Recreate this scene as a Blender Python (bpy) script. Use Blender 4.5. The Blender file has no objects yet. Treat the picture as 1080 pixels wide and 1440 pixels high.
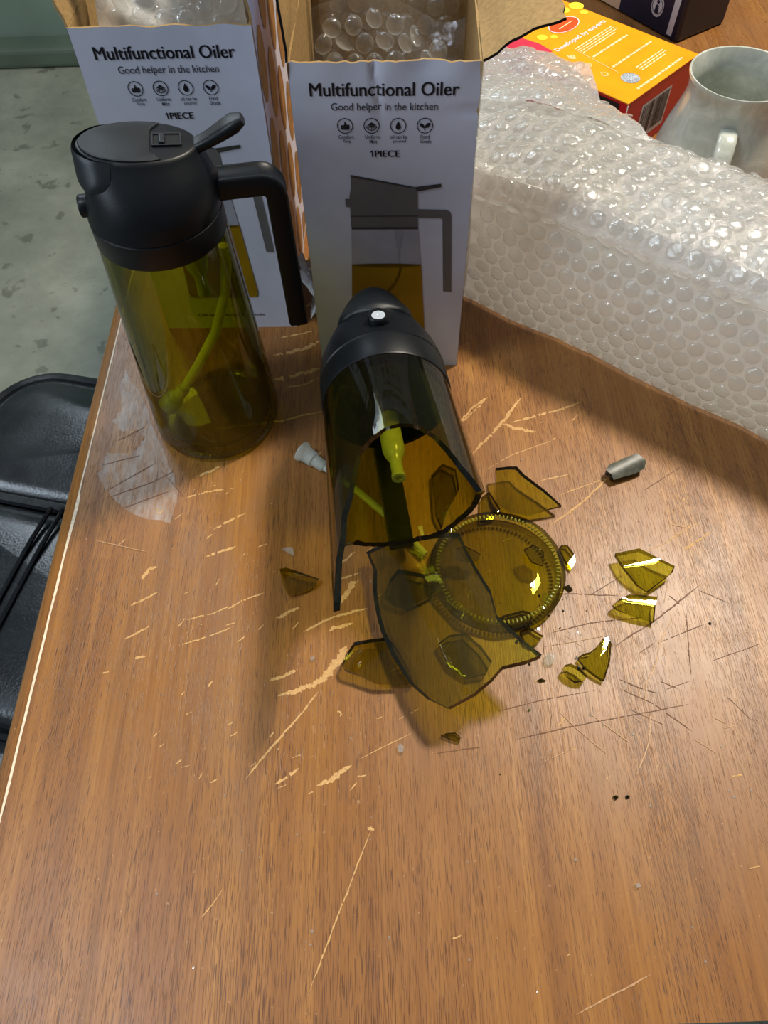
import bpy, bmesh, math, random
import numpy as np
from mathutils import Vector, Matrix, noise, geometry

random.seed(7)
SC = bpy.context.scene
COL = SC.collection
R = math.radians

# ------------------------------------------------------------------ camera
F_PX, PITCH, ROLL, CAM_H = 1080.0, 0.999, -0.032, 0.36
_c, _s = math.cos(PITCH), math.sin(PITCH)
FW = Vector((0, _c, -_s)); _up = Vector((0, _s, _c)); _rt = Vector((1, 0, 0))
RT = _rt * math.cos(ROLL) + _up * math.sin(ROLL)
UP = _up * math.cos(ROLL) - _rt * math.sin(ROLL)
CAM = Vector((0, 0, CAM_H))
cd = bpy.data.cameras.new('camera')
cd.sensor_fit = 'HORIZONTAL'; cd.sensor_width = 36.0; cd.lens = 36.0 * F_PX / 1080.0
cd.clip_start = 0.01; cd.clip_end = 50
co = bpy.data.objects.new('camera', cd); COL.objects.link(co)
m = Matrix((RT, UP, -FW)).transposed().to_4x4(); m.translation = CAM
co.matrix_world = m
SC.camera = co

# ------------------------------------------------------------------ world, lights, exposure
SC.view_settings.view_transform = 'Standard'
SC.view_settings.look = 'None'
SC.view_settings.exposure = 0.0
SC.view_settings.gamma = 1.0
SC.view_settings.use_curve_mapping = False
SC.cycles.transparent_max_bounces = 40
SC.cycles.max_bounces = 12

w = bpy.data.worlds.new('room_air'); SC.world = w; w.use_nodes = True
bg = w.node_tree.nodes['Background']
bg.inputs[0].default_value = (0.62, 0.72, 0.86, 1); bg.inputs[1].default_value = 0.16


def area(name, loc, target, sx, sy, power, color):
    d = bpy.data.lights.new(name, 'AREA'); d.shape = 'RECTANGLE'; d.size = sx; d.size_y = sy
    d.energy = power; d.color = color
    o = bpy.data.objects.new(name, d); COL.objects.link(o)
    o.location = loc
    o.rotation_euler = (Vector(target) - Vector(loc)).to_track_quat('-Z', 'Y').to_euler()
    return o


area('ceiling_lamp', (0.72, 0.82, 1.52), (0.1, 0.2, 0), 0.22, 0.22, 35.0, (1.0, 0.90, 0.75))
area('window_daylight', (-1.05, 2.2, 1.45), (-0.55, 0.5, 0.9), 0.6, 1.9, 30.0, (0.78, 0.9, 1.0))
area('side_window_daylight', (-0.80, 0.0, 1.6), (-0.1, 0.25, 0), 0.42, 0.42, 11.0, (0.78, 0.89, 1.0))
area('left_fill_light', (-1.6, -0.25, 0.6), (-0.05, 0.3, 0.1), 0.6, 0.5, 11.0, (0.74, 0.87, 1.0))  # unseen low fill added to brighten the left carton and bottle head


# ------------------------------------------------------------------ pixel helpers (real points on real planes)
def ray(px, py):
    return ((px - 540) / F_PX) * RT - ((py - 720) / F_PX) * UP + FW


def onz(px, py, z=0.0):
    d = ray(px, py); t = (z - CAM.z) / d.z
    return CAM + d * t


# ------------------------------------------------------------------ materials
def lin(c):
    if isinstance(c, str):
        c = [int(c[i:i + 2], 16) / 255 for i in (0, 2, 4)]
        c = [x / 12.92 if x <= 0.04045 else ((x + 0.055) / 1.055) ** 2.4 for x in c]
    return (c[0], c[1], c[2], 1.0)


class NT:
    def __init__(s, name):
        s.m = bpy.data.materials.new(name); s.m.use_nodes = True
        s.t = s.m.node_tree; s.t.nodes.clear()
        s.out = s.n('ShaderNodeOutputMaterial')

    def n(s, typ, **kw):
        nd = s.t.nodes.new(typ)
        for k, v in kw.items():
            if k.startswith('i_'):
                key = k[2:]; key = int(key) if key.isdigit() else key.replace('_', ' ')
                if hasattr(v, 'bl_rna') and v.bl_rna.identifier.startswith('NodeSocket'):
                    s.t.links.new(v, nd.inputs[key])
                else:
                    nd.inputs[key].default_value = v
            else:
                setattr(nd, k, v)
        return nd

    def link(s, a, b): s.t.links.new(a, b)

    def math(s, op, a, b=0.0, clamp=False):
        nd = s.n('ShaderNodeMath', operation=op, use_clamp=clamp)
        for i, v in enumerate((a, b)):
            if isinstance(v, (int, float)): nd.inputs[i].default_value = v
            else: s.link(v, nd.inputs[i])
        return nd.outputs[0]

    def ramp(s, fac, stops, interp='LINEAR'):
        nd = s.n('ShaderNodeValToRGB'); cr = nd.color_ramp; cr.interpolation = interp
        while len(cr.elements) < len(stops): cr.elements.new(0.5)
        for e, (p, c) in zip(cr.elements, stops):
            e.position = p
            e.color = lin(c) if not isinstance(c, (int, float)) else (c, c, c, 1)
        s.link(fac, nd.inputs[0]); return nd.outputs[0]

    def mix(s, fac, a, b, blend='MIX'):
        nd = s.n('ShaderNodeMix', data_type='RGBA', blend_type=blend)
        for i, v in ((0, fac), (6, a), (7, b)):
            if isinstance(v, (int, float)): nd.inputs[i].default_value = v
            elif isinstance(v, (str, tuple, list)): nd.inputs[i].default_value = lin(v)
            else: s.link(v, nd.inputs[i])
        return nd.outputs[2]

    def coords(s, scale=(1, 1, 1), kind='Object'):
        tc = s.n('ShaderNodeTexCoord'); mp = s.n('ShaderNodeMapping')
        mp.inputs['Scale'].default_value = scale
        s.link(tc.outputs[kind], mp.inputs[0]); return mp.outputs[0]

    def noise(s, vec, scale=1.0, detail=3.0, rough=0.5, dist=0.0):
        nd = s.n('ShaderNodeTexNoise'); s.link(vec, nd.inputs['Vector'])
        nd.inputs['Scale'].default_value = scale; nd.inputs['Detail'].default_value = detail
        nd.inputs['Roughness'].default_value = rough; nd.inputs['Distortion'].default_value = dist
        return nd.outputs[0]

    def bump(s, h, strength, dist=0.001):
        nd = s.n('ShaderNodeBump'); nd.inputs['Strength'].default_value = strength
        nd.inputs['Distance'].default_value = dist; s.link(h, nd.inputs['Height']); return nd.outputs[0]

    def bsdf(s, color, rough=0.5, spec=0.5, normal=None, coat=0.0, **kw):
        b = s.n('ShaderNodeBsdfPrincipled')
        for k, v in (('Base Color', color), ('Roughness', rough), ('Specular IOR Level', spec), ('Coat Weight', coat)):
            if isinstance(v, (int, float)): b.inputs[k].default_value = v
            elif isinstance(v, (str, tuple, list)): b.inputs[k].default_value = lin(v)
            else: s.link(v, b.inputs[k])
        for k, v in kw.items(): b.inputs[k.replace('_', ' ')].default_value = v
        if normal is not None: s.link(normal, b.inputs['Normal'])
        return b.outputs[0]

    def done(s, sh):
        s.link(sh, s.out.inputs[0]); return s.m


def plain(name, color, rough=0.5, spec=0.5, nscale=200.0, namt=0.06, bump=0.0, coat=0.0):
    t = NT(name); v = t.coords()
    n = t.noise(v, nscale, 3)
    c = lin(color)
    lo = tuple(max(0, x * (1 - 2.2 * namt)) for x in c[:3]); hi = tuple(min(1, x * (1 + 2.2 * namt)) for x in c[:3])
    col = t.ramp(n, [(0.25, lo), (0.75, hi)])
    nm = t.bump(n, bump, 0.0006) if bump else None
    return t.done(t.bsdf(col, rough, spec, nm, coat))


def two_sided_ior(t, ior):
    """a thin sheet mirrors alike from both sides: no total reflection inside it"""
    g = t.n('ShaderNodeNewGeometry')
    return t.math('ADD', t.math('MULTIPLY', g.outputs['Backfacing'], 1.0 / ior - ior), ior)


def glass(name, tint, rough=0.015, ior=1.5, haze=0.0, haze_col='ffffff'):
    """thin wall glass: tint deepens with the slant of the path through the wall"""
    t = NT(name)
    lw = t.n('ShaderNodeLayerWeight'); lw.inputs[0].default_value = 0.5
    cosv = t.math('MAXIMUM', t.math('SUBTRACT', 1.0, lw.outputs['Facing']), 0.22)
    p = t.math('DIVIDE', 1.0, cosv)
    cc = t.n('ShaderNodeCombineColor')
    for i, c in enumerate(tint): t.link(t.math('POWER', c, p), cc.inputs[i])
    tr = t.n('ShaderNodeBsdfTransparent'); t.link(cc.outputs[0], tr.inputs[0])
    body = tr.outputs[0]
    if haze:
        df = t.n('ShaderNodeBsdfDiffuse'); df.inputs[0].default_value = lin(haze_col)
        v = t.coords(); n = t.noise(v, 260.0, 4, 0.65)
        f = t.math('MULTIPLY', n, haze * 2)
        mx = t.n('ShaderNodeMixShader'); t.link(f, mx.inputs[0]); t.link(body, mx.inputs[1]); t.link(df.outputs[0], mx.inputs[2])
        body = mx.outputs[0]
    gl = t.n('ShaderNodeBsdfGlossy'); gl.inputs['Roughness'].default_value = rough
    fr = t.n('ShaderNodeFresnel'); t.link(two_sided_ior(t, ior), fr.inputs[0])
    mx = t.n('ShaderNodeMixShader'); t.link(fr.outputs[0], mx.inputs[0]); t.link(body, mx.inputs[1]); t.link(gl.outputs[0], mx.inputs[2])
    return t.done(mx.outputs[0])


M = {}
M['glass'] = glass('olive_glass', (0.80, 0.79, 0.27))
M['glass_clean'] = glass('olive_glass_wall', (0.825, 0.82, 0.30))
M['glass_dusty'] = glass('olive_glass_dusty', (0.77, 0.755, 0.24), haze=0.006, haze_col='b9b08a')
M['glass_shard_dusty'] = glass('olive_glass_shard_dusty', (0.79, 0.78, 0.26), haze=0.035, haze_col='8f8a70')
M['glass_edge'] = plain('olive_glass_edge', '14140a', 0.12, 0.6, 400, 0.3)
M['glass_grey'] = plain('grey_olive_glass', '4a4b40', 0.38, 0.4, 300, 0.2)
M['glass_bump'] = plain('olive_glass_bump', '8a8226', 0.06, 0.7, 500, 0.2)
M['glass_rim'] = glass('olive_glass_rim', (0.50, 0.48, 0.06), rough=0.06)
M['clear'] = glass('clear_glass', (0.96, 0.97, 0.95), haze=0.1)
M['black'] = plain('black_plastic', '0b0f13', 0.40, 0.32, 900, 0.05, 0.05)
M['black_lid'] = plain('black_lid_plastic', '14191d', 0.45, 0.42, 900, 0.05, 0.04)
M['white_plastic'] = plain('white_plastic', 'b4bcc2', 0.3, 0.5, 300, 0.03)
M['dark_gap'] = plain('dark_gap', '08090a', 0.6, 0.3)


def translucent(name, color, alpha, rough=0.25):
    t = NT(name)
    v = t.coords(); n = t.noise(v, 300, 2)
    c = lin(color); col = t.ramp(n, [(0.3, tuple(x * 0.9 for x in c[:3])), (0.7, tuple(min(1, x * 1.08) for x in c[:3]))])
    b = t.bsdf(col, rough, 0.5)
    tr = t.n('ShaderNodeBsdfTransparent'); tr.inputs[0].default_value = (min(1, c[0] + .3), min(1, c[1] + .3), min(1, c[2] + .3), 1)
    tl = t.n('ShaderNodeBsdfTranslucent'); t.link(col, tl.inputs[0])
    m1 = t.n('ShaderNodeMixShader'); m1.inputs[0].default_value = 0.35; t.link(b, m1.inputs[1]); t.link(tl.outputs[0], m1.inputs[2])
    mx = t.n('ShaderNodeMixShader'); mx.inputs[0].default_value = alpha
    t.link(tr.outputs[0], mx.inputs[1]); t.link(m1.outputs[0], mx.inputs[2])
    return t.done(mx.outputs[0])


M['tube'] = translucent('lime_translucent_tube', 'b3b866', 0.8)
M['tube_lightened'] = translucent('lightened_lime_tube', 'e2e67e', 0.92)  # colour lightened to stand in for light missing inside the bottle
M['tube_clear'] = translucent('clear_tube', 'dfe3d8', 0.6)


def wood_material():
    t = NT('table_wood')
    big = t.noise(t.coords((9, 2.2, 9)), 1.0, 4, 0.55, 0.6)
    streak = t.noise(t.coords((75, 1.9, 40)), 1.0, 5, 0.6, 0.4)
    fine = t.noise(t.coords((900, 16, 200)), 1.0, 5, 0.65)
    wob = t.noise(t.coords((420, 5, 100)), 1.0, 2, 0.5)
    off = t.n('ShaderNodeCombineXYZ'); t.link(t.math('MULTIPLY', wob, 14.0), off.inputs[1])
    va = t.n('ShaderNodeVectorMath', operation='ADD'); t.link(t.coords((3000, 105, 500)), va.inputs[0]); t.link(off.outputs[0], va.inputs[1])
    pore = t.noise(va.outputs[0], 1.0, 1, 0.4)
    dens = t.noise(t.coords((40, 6, 30)), 1.0, 2, 0.5)
    c = t.ramp(streak, [(0.25, '764820'), (0.45, '95622b'), (0.6, 'a67134'), (0.8, 'bd8842')])
    c = t.mix(t.ramp(big, [(0.35, 0.0), (0.65, 0.65)]), c, '906036', 'MIX')
    c = t.mix(t.ramp(fine, [(0.33, 0.5), (0.58, 0.0)]), c, '6a3f1e', 'MIX')
    pth = t.math('ADD', pore, t.math('MULTIPLY', t.math('SUBTRACT', dens, 0.5), 0.35))
    pm = t.ramp(pth, [(0.59, 0.0), (0.645, 0.75)])
    c = t.mix(pm, c, '4a2a14', 'MIX')
    stain = t.noise(t.coords((26, 3.5, 20)), 1.0, 3, 0.5, 0.8)
    c = t.mix(t.ramp(stain, [(0.60, 0.0), (0.74, 0.5)]), c, '4a3426', 'MIX')
    blot = t.noise(t.coords((17, 8, 17)), 1.0, 5, 0.62, 0.5)
    c = t.mix(t.ramp(blot, [(0.5, 0.0), (0.68, 0.38)]), c, '86664c', 'MIX')
    speck = t.noise(t.coords((520, 420, 500)), 1.0, 2, 0.5)
    c = t.mix(t.ramp(speck, [(0.71, 0.0), (0.75, 0.55)]), c, 'b98f63', 'MIX')
    rgh = t.math('ADD', t.math('MULTIPLY', t.noise(t.coords((30, 22, 30)), 1.0, 5, 0.65), 0.22), 0.25)
    hb = t.math('SUBTRACT', t.math('MULTIPLY', fine, 0.4), t.math('MULTIPLY', pm, 0.6))
    nm = t.bump(hb, 0.35, 0.0005)
    b = t.bsdf(c, rgh, 0.42, nm)
    return t.done(b)


M['wood'] = wood_material()
M['raw_wood'] = plain('bare_scratched_wood', 'c99c62', 0.6, 0.3, 900, 0.12, 0.2)
M['scratch_dark'] = plain('dark_scratch', '6b452c', 0.55, 0.3, 900, 0.15)
M['scratch_pale'] = plain('pale_scratch', 'b88d62', 0.5, 0.4, 900, 0.15)
M['edge_worn'] = plain('worn_edge_line', 'e6d2b4', 0.55, 0.3, 500, 0.12)


def concrete():
    t = NT('floor_concrete')
    v = t.coords()
    n1 = t.noise(v, 5.0, 8, 0.65); n2 = t.noise(v, 17.0, 3, 0.55, 0.3); n3 = t.noise(v, 60, 3, 0.6)
    c = t.ramp(n1, [(0.3, '777b6c'), (0.55, '929585'), (0.75, 'abad9c')])
    c = t.mix(t.ramp(n2, [(0.61, 0.0), (0.66, 0.6)]), c, '545648')
    c = t.mix(t.ramp(n3, [(0.66, 0.0), (0.72, 0.5)]), c, '4a4a40')
    return t.done(t.bsdf(c, 0.38, 0.5, t.bump(n3, 0.1, 0.002)))


M['concrete'] = concrete()
M['wall_green'] = plain('pale_green_paint', '84988a', 0.4, 0.5, 8, 0.05)
M['base_green'] = plain('dull_green_paint', '5f6f60', 0.4, 0.5, 8, 0.08)


def leather():
    t = NT('black_leather'); v = t.coords()
    n = t.noise(v, 420, 3, 0.6); n2 = t.noise(v, 14, 4, 0.6)
    c = t.ramp(n2, [(0.3, '16191b'), (0.7, '23272a')])
    return t.done(t.bsdf(c, t.ramp(n2, [(0.3, 0.18), (0.7, 0.34)]), 0.6, t.bump(t.math('ADD', t.math('MULTIPLY', n, 0.35), n2), 0.35, 0.002)))


M['leather'] = leather()
M['card_white'] = plain('white_card', 'c4c6d4', 0.38, 0.5, 60, 0.025)
M['card_brown'] = plain('brown_card', '9c7f53', 0.75, 0.2, 500, 0.10, 0.1)
M['ink'] = plain('black_ink', '17161d', 0.45, 0.4)
M['ink_soft'] = plain('charcoal_ink', '35343c', 0.45, 0.4)
M['pic_grey'] = plain('printed_grey', '62605f', 0.4, 0.4, 50, 0.05)
M['pic_dark'] = plain('printed_dark_grey', '3c3a39', 0.4, 0.4)
M['pic_light'] = plain('printed_light_grey', '8d8c92', 0.4, 0.4, 40, 0.05)
M['pic_glass'] = plain('printed_clear_glass', '9b9ba4', 0.4, 0.4, 60, 0.06)
M['pic_oil'] = plain('printed_oil', '8a6a08', 0.4, 0.4, 40, 0.1)
M['pic_oil_dark'] = plain('printed_dark_oil', '584406', 0.4, 0.4)
M['pic_brown'] = plain('printed_wood_brown', '8a6238', 0.4, 0.4, 120, 0.25)


def wrap_mat(name, white, alpha, rough=0.12, tlw=0.4, crinkle=0.6, shine=0.0):
    """polythene film: clear gloss over a milky body"""
    t = NT(name); v = t.coords()
    n = t.noise(v, 210, 4, 0.62, 1.4)
    nm = t.bump(n, crinkle, 0.003)
    tr = t.n('ShaderNodeBsdfTransparent'); tr.inputs[0].default_value = (0.965, 0.97, 0.965, 1)
    df = t.n('ShaderNodeBsdfDiffuse'); df.inputs[0].default_value = lin(white); t.link(nm, df.inputs['Normal'])
    tl = t.n('ShaderNodeBsdfTranslucent'); tl.inputs[0].default_value = lin(white)
    m0 = t.n('ShaderNodeMixShader'); m0.inputs[0].default_value = tlw; t.link(df.outputs[0], m0.inputs[1]); t.link(tl.outputs[0], m0.inputs[2])
    lw = t.n('ShaderNodeLayerWeight'); lw.inputs[0].default_value = 0.5
    cosv = t.math('MAXIMUM', t.math('SUBTRACT', 1.0, lw.outputs['Facing']), 0.12)
    al = t.math('SUBTRACT', 1.0, t.math('POWER', 1.0 - alpha, t.math('DIVIDE', 1.0, cosv)))   # more film along a slanted path
    m1 = t.n('ShaderNodeMixShader'); t.link(al, m1.inputs[0]); t.link(tr.outputs[0], m1.inputs[1]); t.link(m0.outputs[0], m1.inputs[2])
    gl = t.n('ShaderNodeBsdfGlossy'); gl.inputs['Roughness'].default_value = rough; t.link(nm, gl.inputs['Normal'])
    fr = t.n('ShaderNodeFresnel'); t.link(two_sided_ior(t, 1.45), fr.inputs[0]); t.link(nm, fr.inputs['Normal'])
    m2 = t.n('ShaderNodeMixShader'); t.link(t.math('ADD', fr.outputs[0], shine), m2.inputs[0]); t.link(m1.outputs[0], m2.inputs[1]); t.link(gl.outputs[0], m2.inputs[2])
    return t.done(m2.outputs[0])


M['wrap_body'] = wrap_mat('bubble_wrap_layers', 'f9faf6', 0.80, tlw=0.62, crinkle=0.5, shine=0.05)
M['wrap_film'] = wrap_mat('bubble_wrap_film', 'f9faf6', 0.12, rough=0.04, tlw=0.6, crinkle=0.22, shine=0.10)
M['wrap_mid'] = wrap_mat('bubble_wrap_loose', 'f9faf8', 0.5, rough=0.07, tlw=0.6, crinkle=0.5, shine=0.06)
M['wrap_thin'] = wrap_mat('bubble_wrap_single', 'f0f2f2', 0.05, rough=0.05, crinkle=0.3, shine=0.07)
M['wrap_core'] = wrap_mat('wrapped_padding', 'f4f3ea', 0.85, 0.4, 0.6)

M['yellow'] = plain('yellow_card', 'f5a00c', 0.35, 0.5, 40, 0.05)
M['red'] = plain('red_card', 'b5121b', 0.35, 0.5, 40, 0.05)
M['orange_red'] = plain('orange_red_ink', 'f0521c', 0.4, 0.5, 40, 0.05)
M['pink'] = plain('pink_ink', 'd0324c', 0.4, 0.5, 40, 0.08)
M['pale_ink'] = plain('pale_yellow_ink', 'ffe9b0', 0.4, 0.4)
M['glow_ink'] = plain('yellow_spot_ink', 'ffe23a', 0.4, 0.4)
M['label_grey'] = plain('grey_label', 'b9b4b4', 0.45, 0.4, 60, 0.06)
M['label_white'] = plain('white_ink', 'e8e8e8', 0.45, 0.4)
M['navy'] = plain('navy_card', '10152c', 0.35, 0.5, 40, 0.05)
M['tan'] = plain('tan_card', 'b59274', 0.5, 0.4, 40, 0.05)
M['dark_side'] = plain('dark_card_side', '171722', 0.4, 0.5, 40, 0.05)


def marble_disc():
    t = NT('mottled_seal'); v = t.coords()
    n = t.noise(v, 900, 3, 0.6, 2.0)
    return t.done(t.bsdf(t.ramp(n, [(0.42, '4f5660'), (0.55, 'c9d2d8')]), 0.4))


M['seal'] = marble_disc()


def celadon():
    t = NT('celadon_glaze'); v = t.coords()
    n = t.noise(v, 55, 5, 0.65, 1.2); n2 = t.noise(v, 14, 3, 0.5, 0.6)
    c = t.ramp(n, [(0.3, 'aeb3a6'), (0.5, 'bfc3b7'), (0.72, 'd6d8ce')])
    c = t.mix(t.ramp(n2, [(0.5, 0.0), (0.75, 0.4)]), c, 'cdd6d8')
    return t.done(t.bsdf(c, 0.16, 0.55, None, 0.3))


M['celadon'] = celadon()
M['metal'] = plain('grey_metal', '55585a', 0.35, 0.6)


# ------------------------------------------------------------------ mesh helpers
class MB:
    def __init__(s): s.v = []; s.f = []; s.mi = []

    def add(s, vs, fs, mi=0):
        b = len(s.v); s.v += [tuple(v) for v in vs]
        for f in fs: s.f.append([b + i for i in f]); s.mi.append(mi)
        return s

    def grid(s, P, nu, nv, close_u=False, mi=0):
        fs = []
        for i in range(nu if close_u else nu - 1):
            for j in range(nv - 1):
                a = i * nv + j; b = ((i + 1) % nu) * nv + j
                fs.append((a, b, b + 1, a + 1))
        return s.add(P, fs, mi)

    def box(s, c, d, mi=0, rot=None):
        vs = []
        for x in (-1, 1):
            for y in (-1, 1):
                for z in (-1, 1):
                    p = Vector((x * d[0] / 2, y * d[1] / 2, z * d[2] / 2))
                    if rot is not None: p = rot @ p
                    vs.append(p + Vector(c))
        return s.add(vs, [(0, 1, 3, 2), (4, 6, 7, 5), (0, 4, 5, 1), (2, 3, 7, 6), (0, 2, 6, 4), (1, 5, 7, 3)], mi)

    def lathe(s, prof, seg=48, mi=0, frame=None):
        P = []
        for i in range(seg):
            a = 2 * math.pi * i / seg
            for r, z in prof:
                p = Vector((r * math.cos(a), r * math.sin(a), z))
                P.append(frame @ p if frame is not None else p)
        return s.grid(P, seg, len(prof), True, mi)

    def tube(s, pts, r, seg=12, mi=0, cap=True, section=None):
        pts = [Vector(p) for p in pts]; n = len(pts)
        rs = r if isinstance(r, (list, tuple)) else [r] * n
        up = Vector((0, 0, 1)); P = []
        t0 = (pts[1] - pts[0]).normalized()
        if abs(t0.dot(up)) > 0.9: up = Vector((0, 1, 0))
        nrm = (up - t0 * up.dot(t0)).normalized()
        rings = []
        for i in range(n):
            t = (pts[min(i + 1, n - 1)] - pts[max(i - 1, 0)]).normalized()
            nrm = (nrm - t * nrm.dot(t)).normalized(); bn = t.cross(nrm)
            if section is None:
                ring = [pts[i] + rs[i] * (math.cos(2 * math.pi * k / seg) * nrm + math.sin(2 * math.pi * k / seg) * bn) for k in range(seg)]
            else:
                ring = [pts[i] + rs[i] * (a * nrm + b * bn) for a, b in section]
            rings.append(ring)
        k = len(rings[0]); b0 = len(s.v)
        for rg in rings: s.v += [tuple(p) for p in rg]
        for i in range(n - 1):
            for j in range(k):
                s.f.append([b0 + i * k + j, b0 + i * k + (j + 1) % k, b0 + (i + 1) * k + (j + 1) % k, b0 + (i + 1) * k + j]); s.mi.append(mi)
        if cap:
            s.f.append([b0 + j for j in range(k)][::-1]); s.mi.append(mi)
            s.f.append([b0 + (n - 1) * k + j for j in range(k)]); s.mi.append(mi)
        return s

    def build(s, name, mats, parent=None, smooth=False, fix=True):
        me = bpy.data.meshes.new(name)
        me.from_pydata(s.v, [], s.f)
        mats = mats if isinstance(mats, (list, tuple)) else [mats]
        for mt in mats: me.materials.append(M[mt] if isinstance(mt, str) else mt)
        me.polygons.foreach_set('material_index', s.mi)
        if fix:
            bm = bmesh.new(); bm.from_mesh(me); bmesh.ops.recalc_face_normals(bm, faces=bm.faces); bm.to_mesh(me); bm.free()
        if smooth:
            me.polygons.foreach_set('use_smooth', [True] * len(me.polygons))
            me.set_sharp_from_angle(angle=R(38))
        me.update()
        o = bpy.data.objects.new(name, me); COL.objects.link(o)
        if parent is not None: o.parent = parent
        return o


def empty(name, loc=(0, 0, 0), rz=0.0, mat=None):
    o = bpy.data.objects.new(name, None); COL.objects.link(o)
    o.empty_display_size = 0.02
    if mat is not None: o.matrix_world = mat
    else: o.location = loc; o.rotation_euler = (0, 0, rz)
    return o


def tag(o, label=None, cat=None, group=None, kind=None):
    if label: o['label'] = label
    if cat: o['category'] = cat
    if group: o['group'] = group
    if kind: o['kind'] = kind
    return o


def bevel(o, w, seg=2):
    md = o.modifiers.new('bevel', 'BEVEL'); md.width = w; md.segments = seg; md.limit_method = 'ANGLE'; md.angle_limit = R(40)
    return o


def recenter(o):
    """put the origin of a top-level mesh at its own base centre"""
    vs = o.data.vertices; n = len(vs)
    a = np.empty(n * 3); vs.foreach_get('co', a); a = a.reshape(-1, 3)
    c = np.array([(a[:, 0].min() + a[:, 0].max()) / 2, (a[:, 1].min() + a[:, 1].max()) / 2, a[:, 2].min()])
    vs.foreach_set('co', (a - c).ravel()); o.data.update(); o.location = c
    return o


def rrect(w, d, r, n=5):
    pts = []
    for cx, cy, a0 in ((w / 2 - r, d / 2 - r, 0), (-w / 2 + r, d / 2 - r, 90), (-w / 2 + r, -d / 2 + r, 180), (w / 2 - r, -d / 2 + r, 270)):
        for i in range(n + 1):
            a = R(a0 + 90 * i / n); pts.append((cx + r * math.cos(a), cy + r * math.sin(a)))
    return pts


# ------------------------------------------------------------------ flat print (text, icons) on a plane
FONT = None


def text_2d(body, bold=0.0):
    cu = bpy.data.curves.new('txt', 'FONT'); cu.body = body; cu.size = 1.0; cu.offset = bold; cu.resolution_u = 3
    o = bpy.data.objects.new('txt', cu); COL.objects.link(o)
    dg = bpy.context.evaluated_depsgraph_get(); dg.update()
    me = o.evaluated_get(dg).to_mesh()
    vs = [(v.co.x, v.co.y) for v in me.vertices]; fs = [list(p.vertices) for p in me.polygons]
    o.evaluated_get(dg).to_mesh_clear()
    bpy.data.objects.remove(o); bpy.data.curves.remove(cu)
    return vs, fs


def fit_text(body, u0, u1, v0, v1, bold=0.0):
    vs, fs = text_2d(body, bold)
    xs = [p[0] for p in vs]; ys = [p[1] for p in vs]
    x0, x1, y0, y1 = min(xs), max(xs), min(ys), max(ys)
    return [(u0 + (x - x0) / (x1 - x0) * (u1 - u0), v0 + (y - y0) / (y1 - y0) * (v1 - v0)) for x, y in vs], fs


def poly2(pts): return list(pts), [list(range(len(pts)))]


def disc2(cx, cy, r, n=28, ry=None):
    ry = ry or r
    return poly2([(cx + r * math.cos(2 * math.pi * i / n), cy + ry * math.sin(2 * math.pi * i / n)) for i in range(n)])


def ring2(cx, cy, r0, r1, n=32):
    vs = []; fs = []
    for i in range(n):
        a = 2 * math.pi * i / n
        vs += [(cx + r0 * math.cos(a), cy + r0 * math.sin(a)), (cx + r1 * math.cos(a), cy + r1 * math.sin(a))]
    for i in range(n):
        j = (i + 1) % n; fs.append([2 * i, 2 * j, 2 * j + 1, 2 * i + 1])
    return vs, fs


def rect2(u0, v0, u1, v1): return poly2([(u0, v0), (u1, v0), (u1, v1), (u0, v1)])


def stroke2(pts, w):
    vs = []; fs = []
    n = len(pts)
    for i, (x, y) in enumerate(pts):
        a = pts[max(i - 1, 0)]; b = pts[min(i + 1, n - 1)]
        dx, dy = b[0] - a[0], b[1] - a[1]; l = math.hypot(dx, dy) or 1
        ww = w[i] if isinstance(w, (list, tuple)) else w
        vs += [(x - dy / l * ww / 2, y + dx / l * ww / 2), (x + dy / l * ww / 2, y - dx / l * ww / 2)]
    for i in range(n - 1): fs.append([2 * i, 2 * i + 1, 2 * i + 3, 2 * i + 2])
    return vs, fs


def print_on(name, shapes, place, mat, parent, label=None):
    mb = MB()
    for vs, fs in shapes: mb.add([place(u, v) for u, v in vs], fs)
    o = mb.build(name, mat, parent, fix=False)
    if label: o['label'] = label
    return o


# ================================================================== SETTING
FZ = -0.75
mb = MB(); mb.box((0, 0.4, FZ - 0.05), (9, 6.2, 0.1)); tag(mb.build('floor', 'concrete'), kind='structure')
mb = MB(); mb.box((0, 2.34, FZ + 1.3), (9, 0.1, 2.6)); tag(mb.build('wall_back', 'wall_green'), kind='structure')
mb = MB(); mb.box((0, 2.25, FZ + 0.026), (9, 0.08, 0.052)); tag(bevel(mb.build('baseboard_back', 'base_green'), 0.012, 3), kind='structure')

# ================================================================== TABLE
TB = empty('table', (0.62, 0.7, FZ))
tag(TB, 'long worn brown wooden table with scratched varnish carrying everything', 'table')


def tw(x, y, z): return (x - 0.62, y - 0.7, z - FZ)   # world to table frame


TX0, TX1, TY0, TY1, TH = -0.178, 1.42, 0.0, 1.4, 0.032
EDGE_K = (-0.1723 + 0.1761) / (0.3779 - 0.0756)       # the long edge leans a hair in this frame


def ex(y): return -0.1770 + EDGE_K * y


mb = MB()
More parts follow.
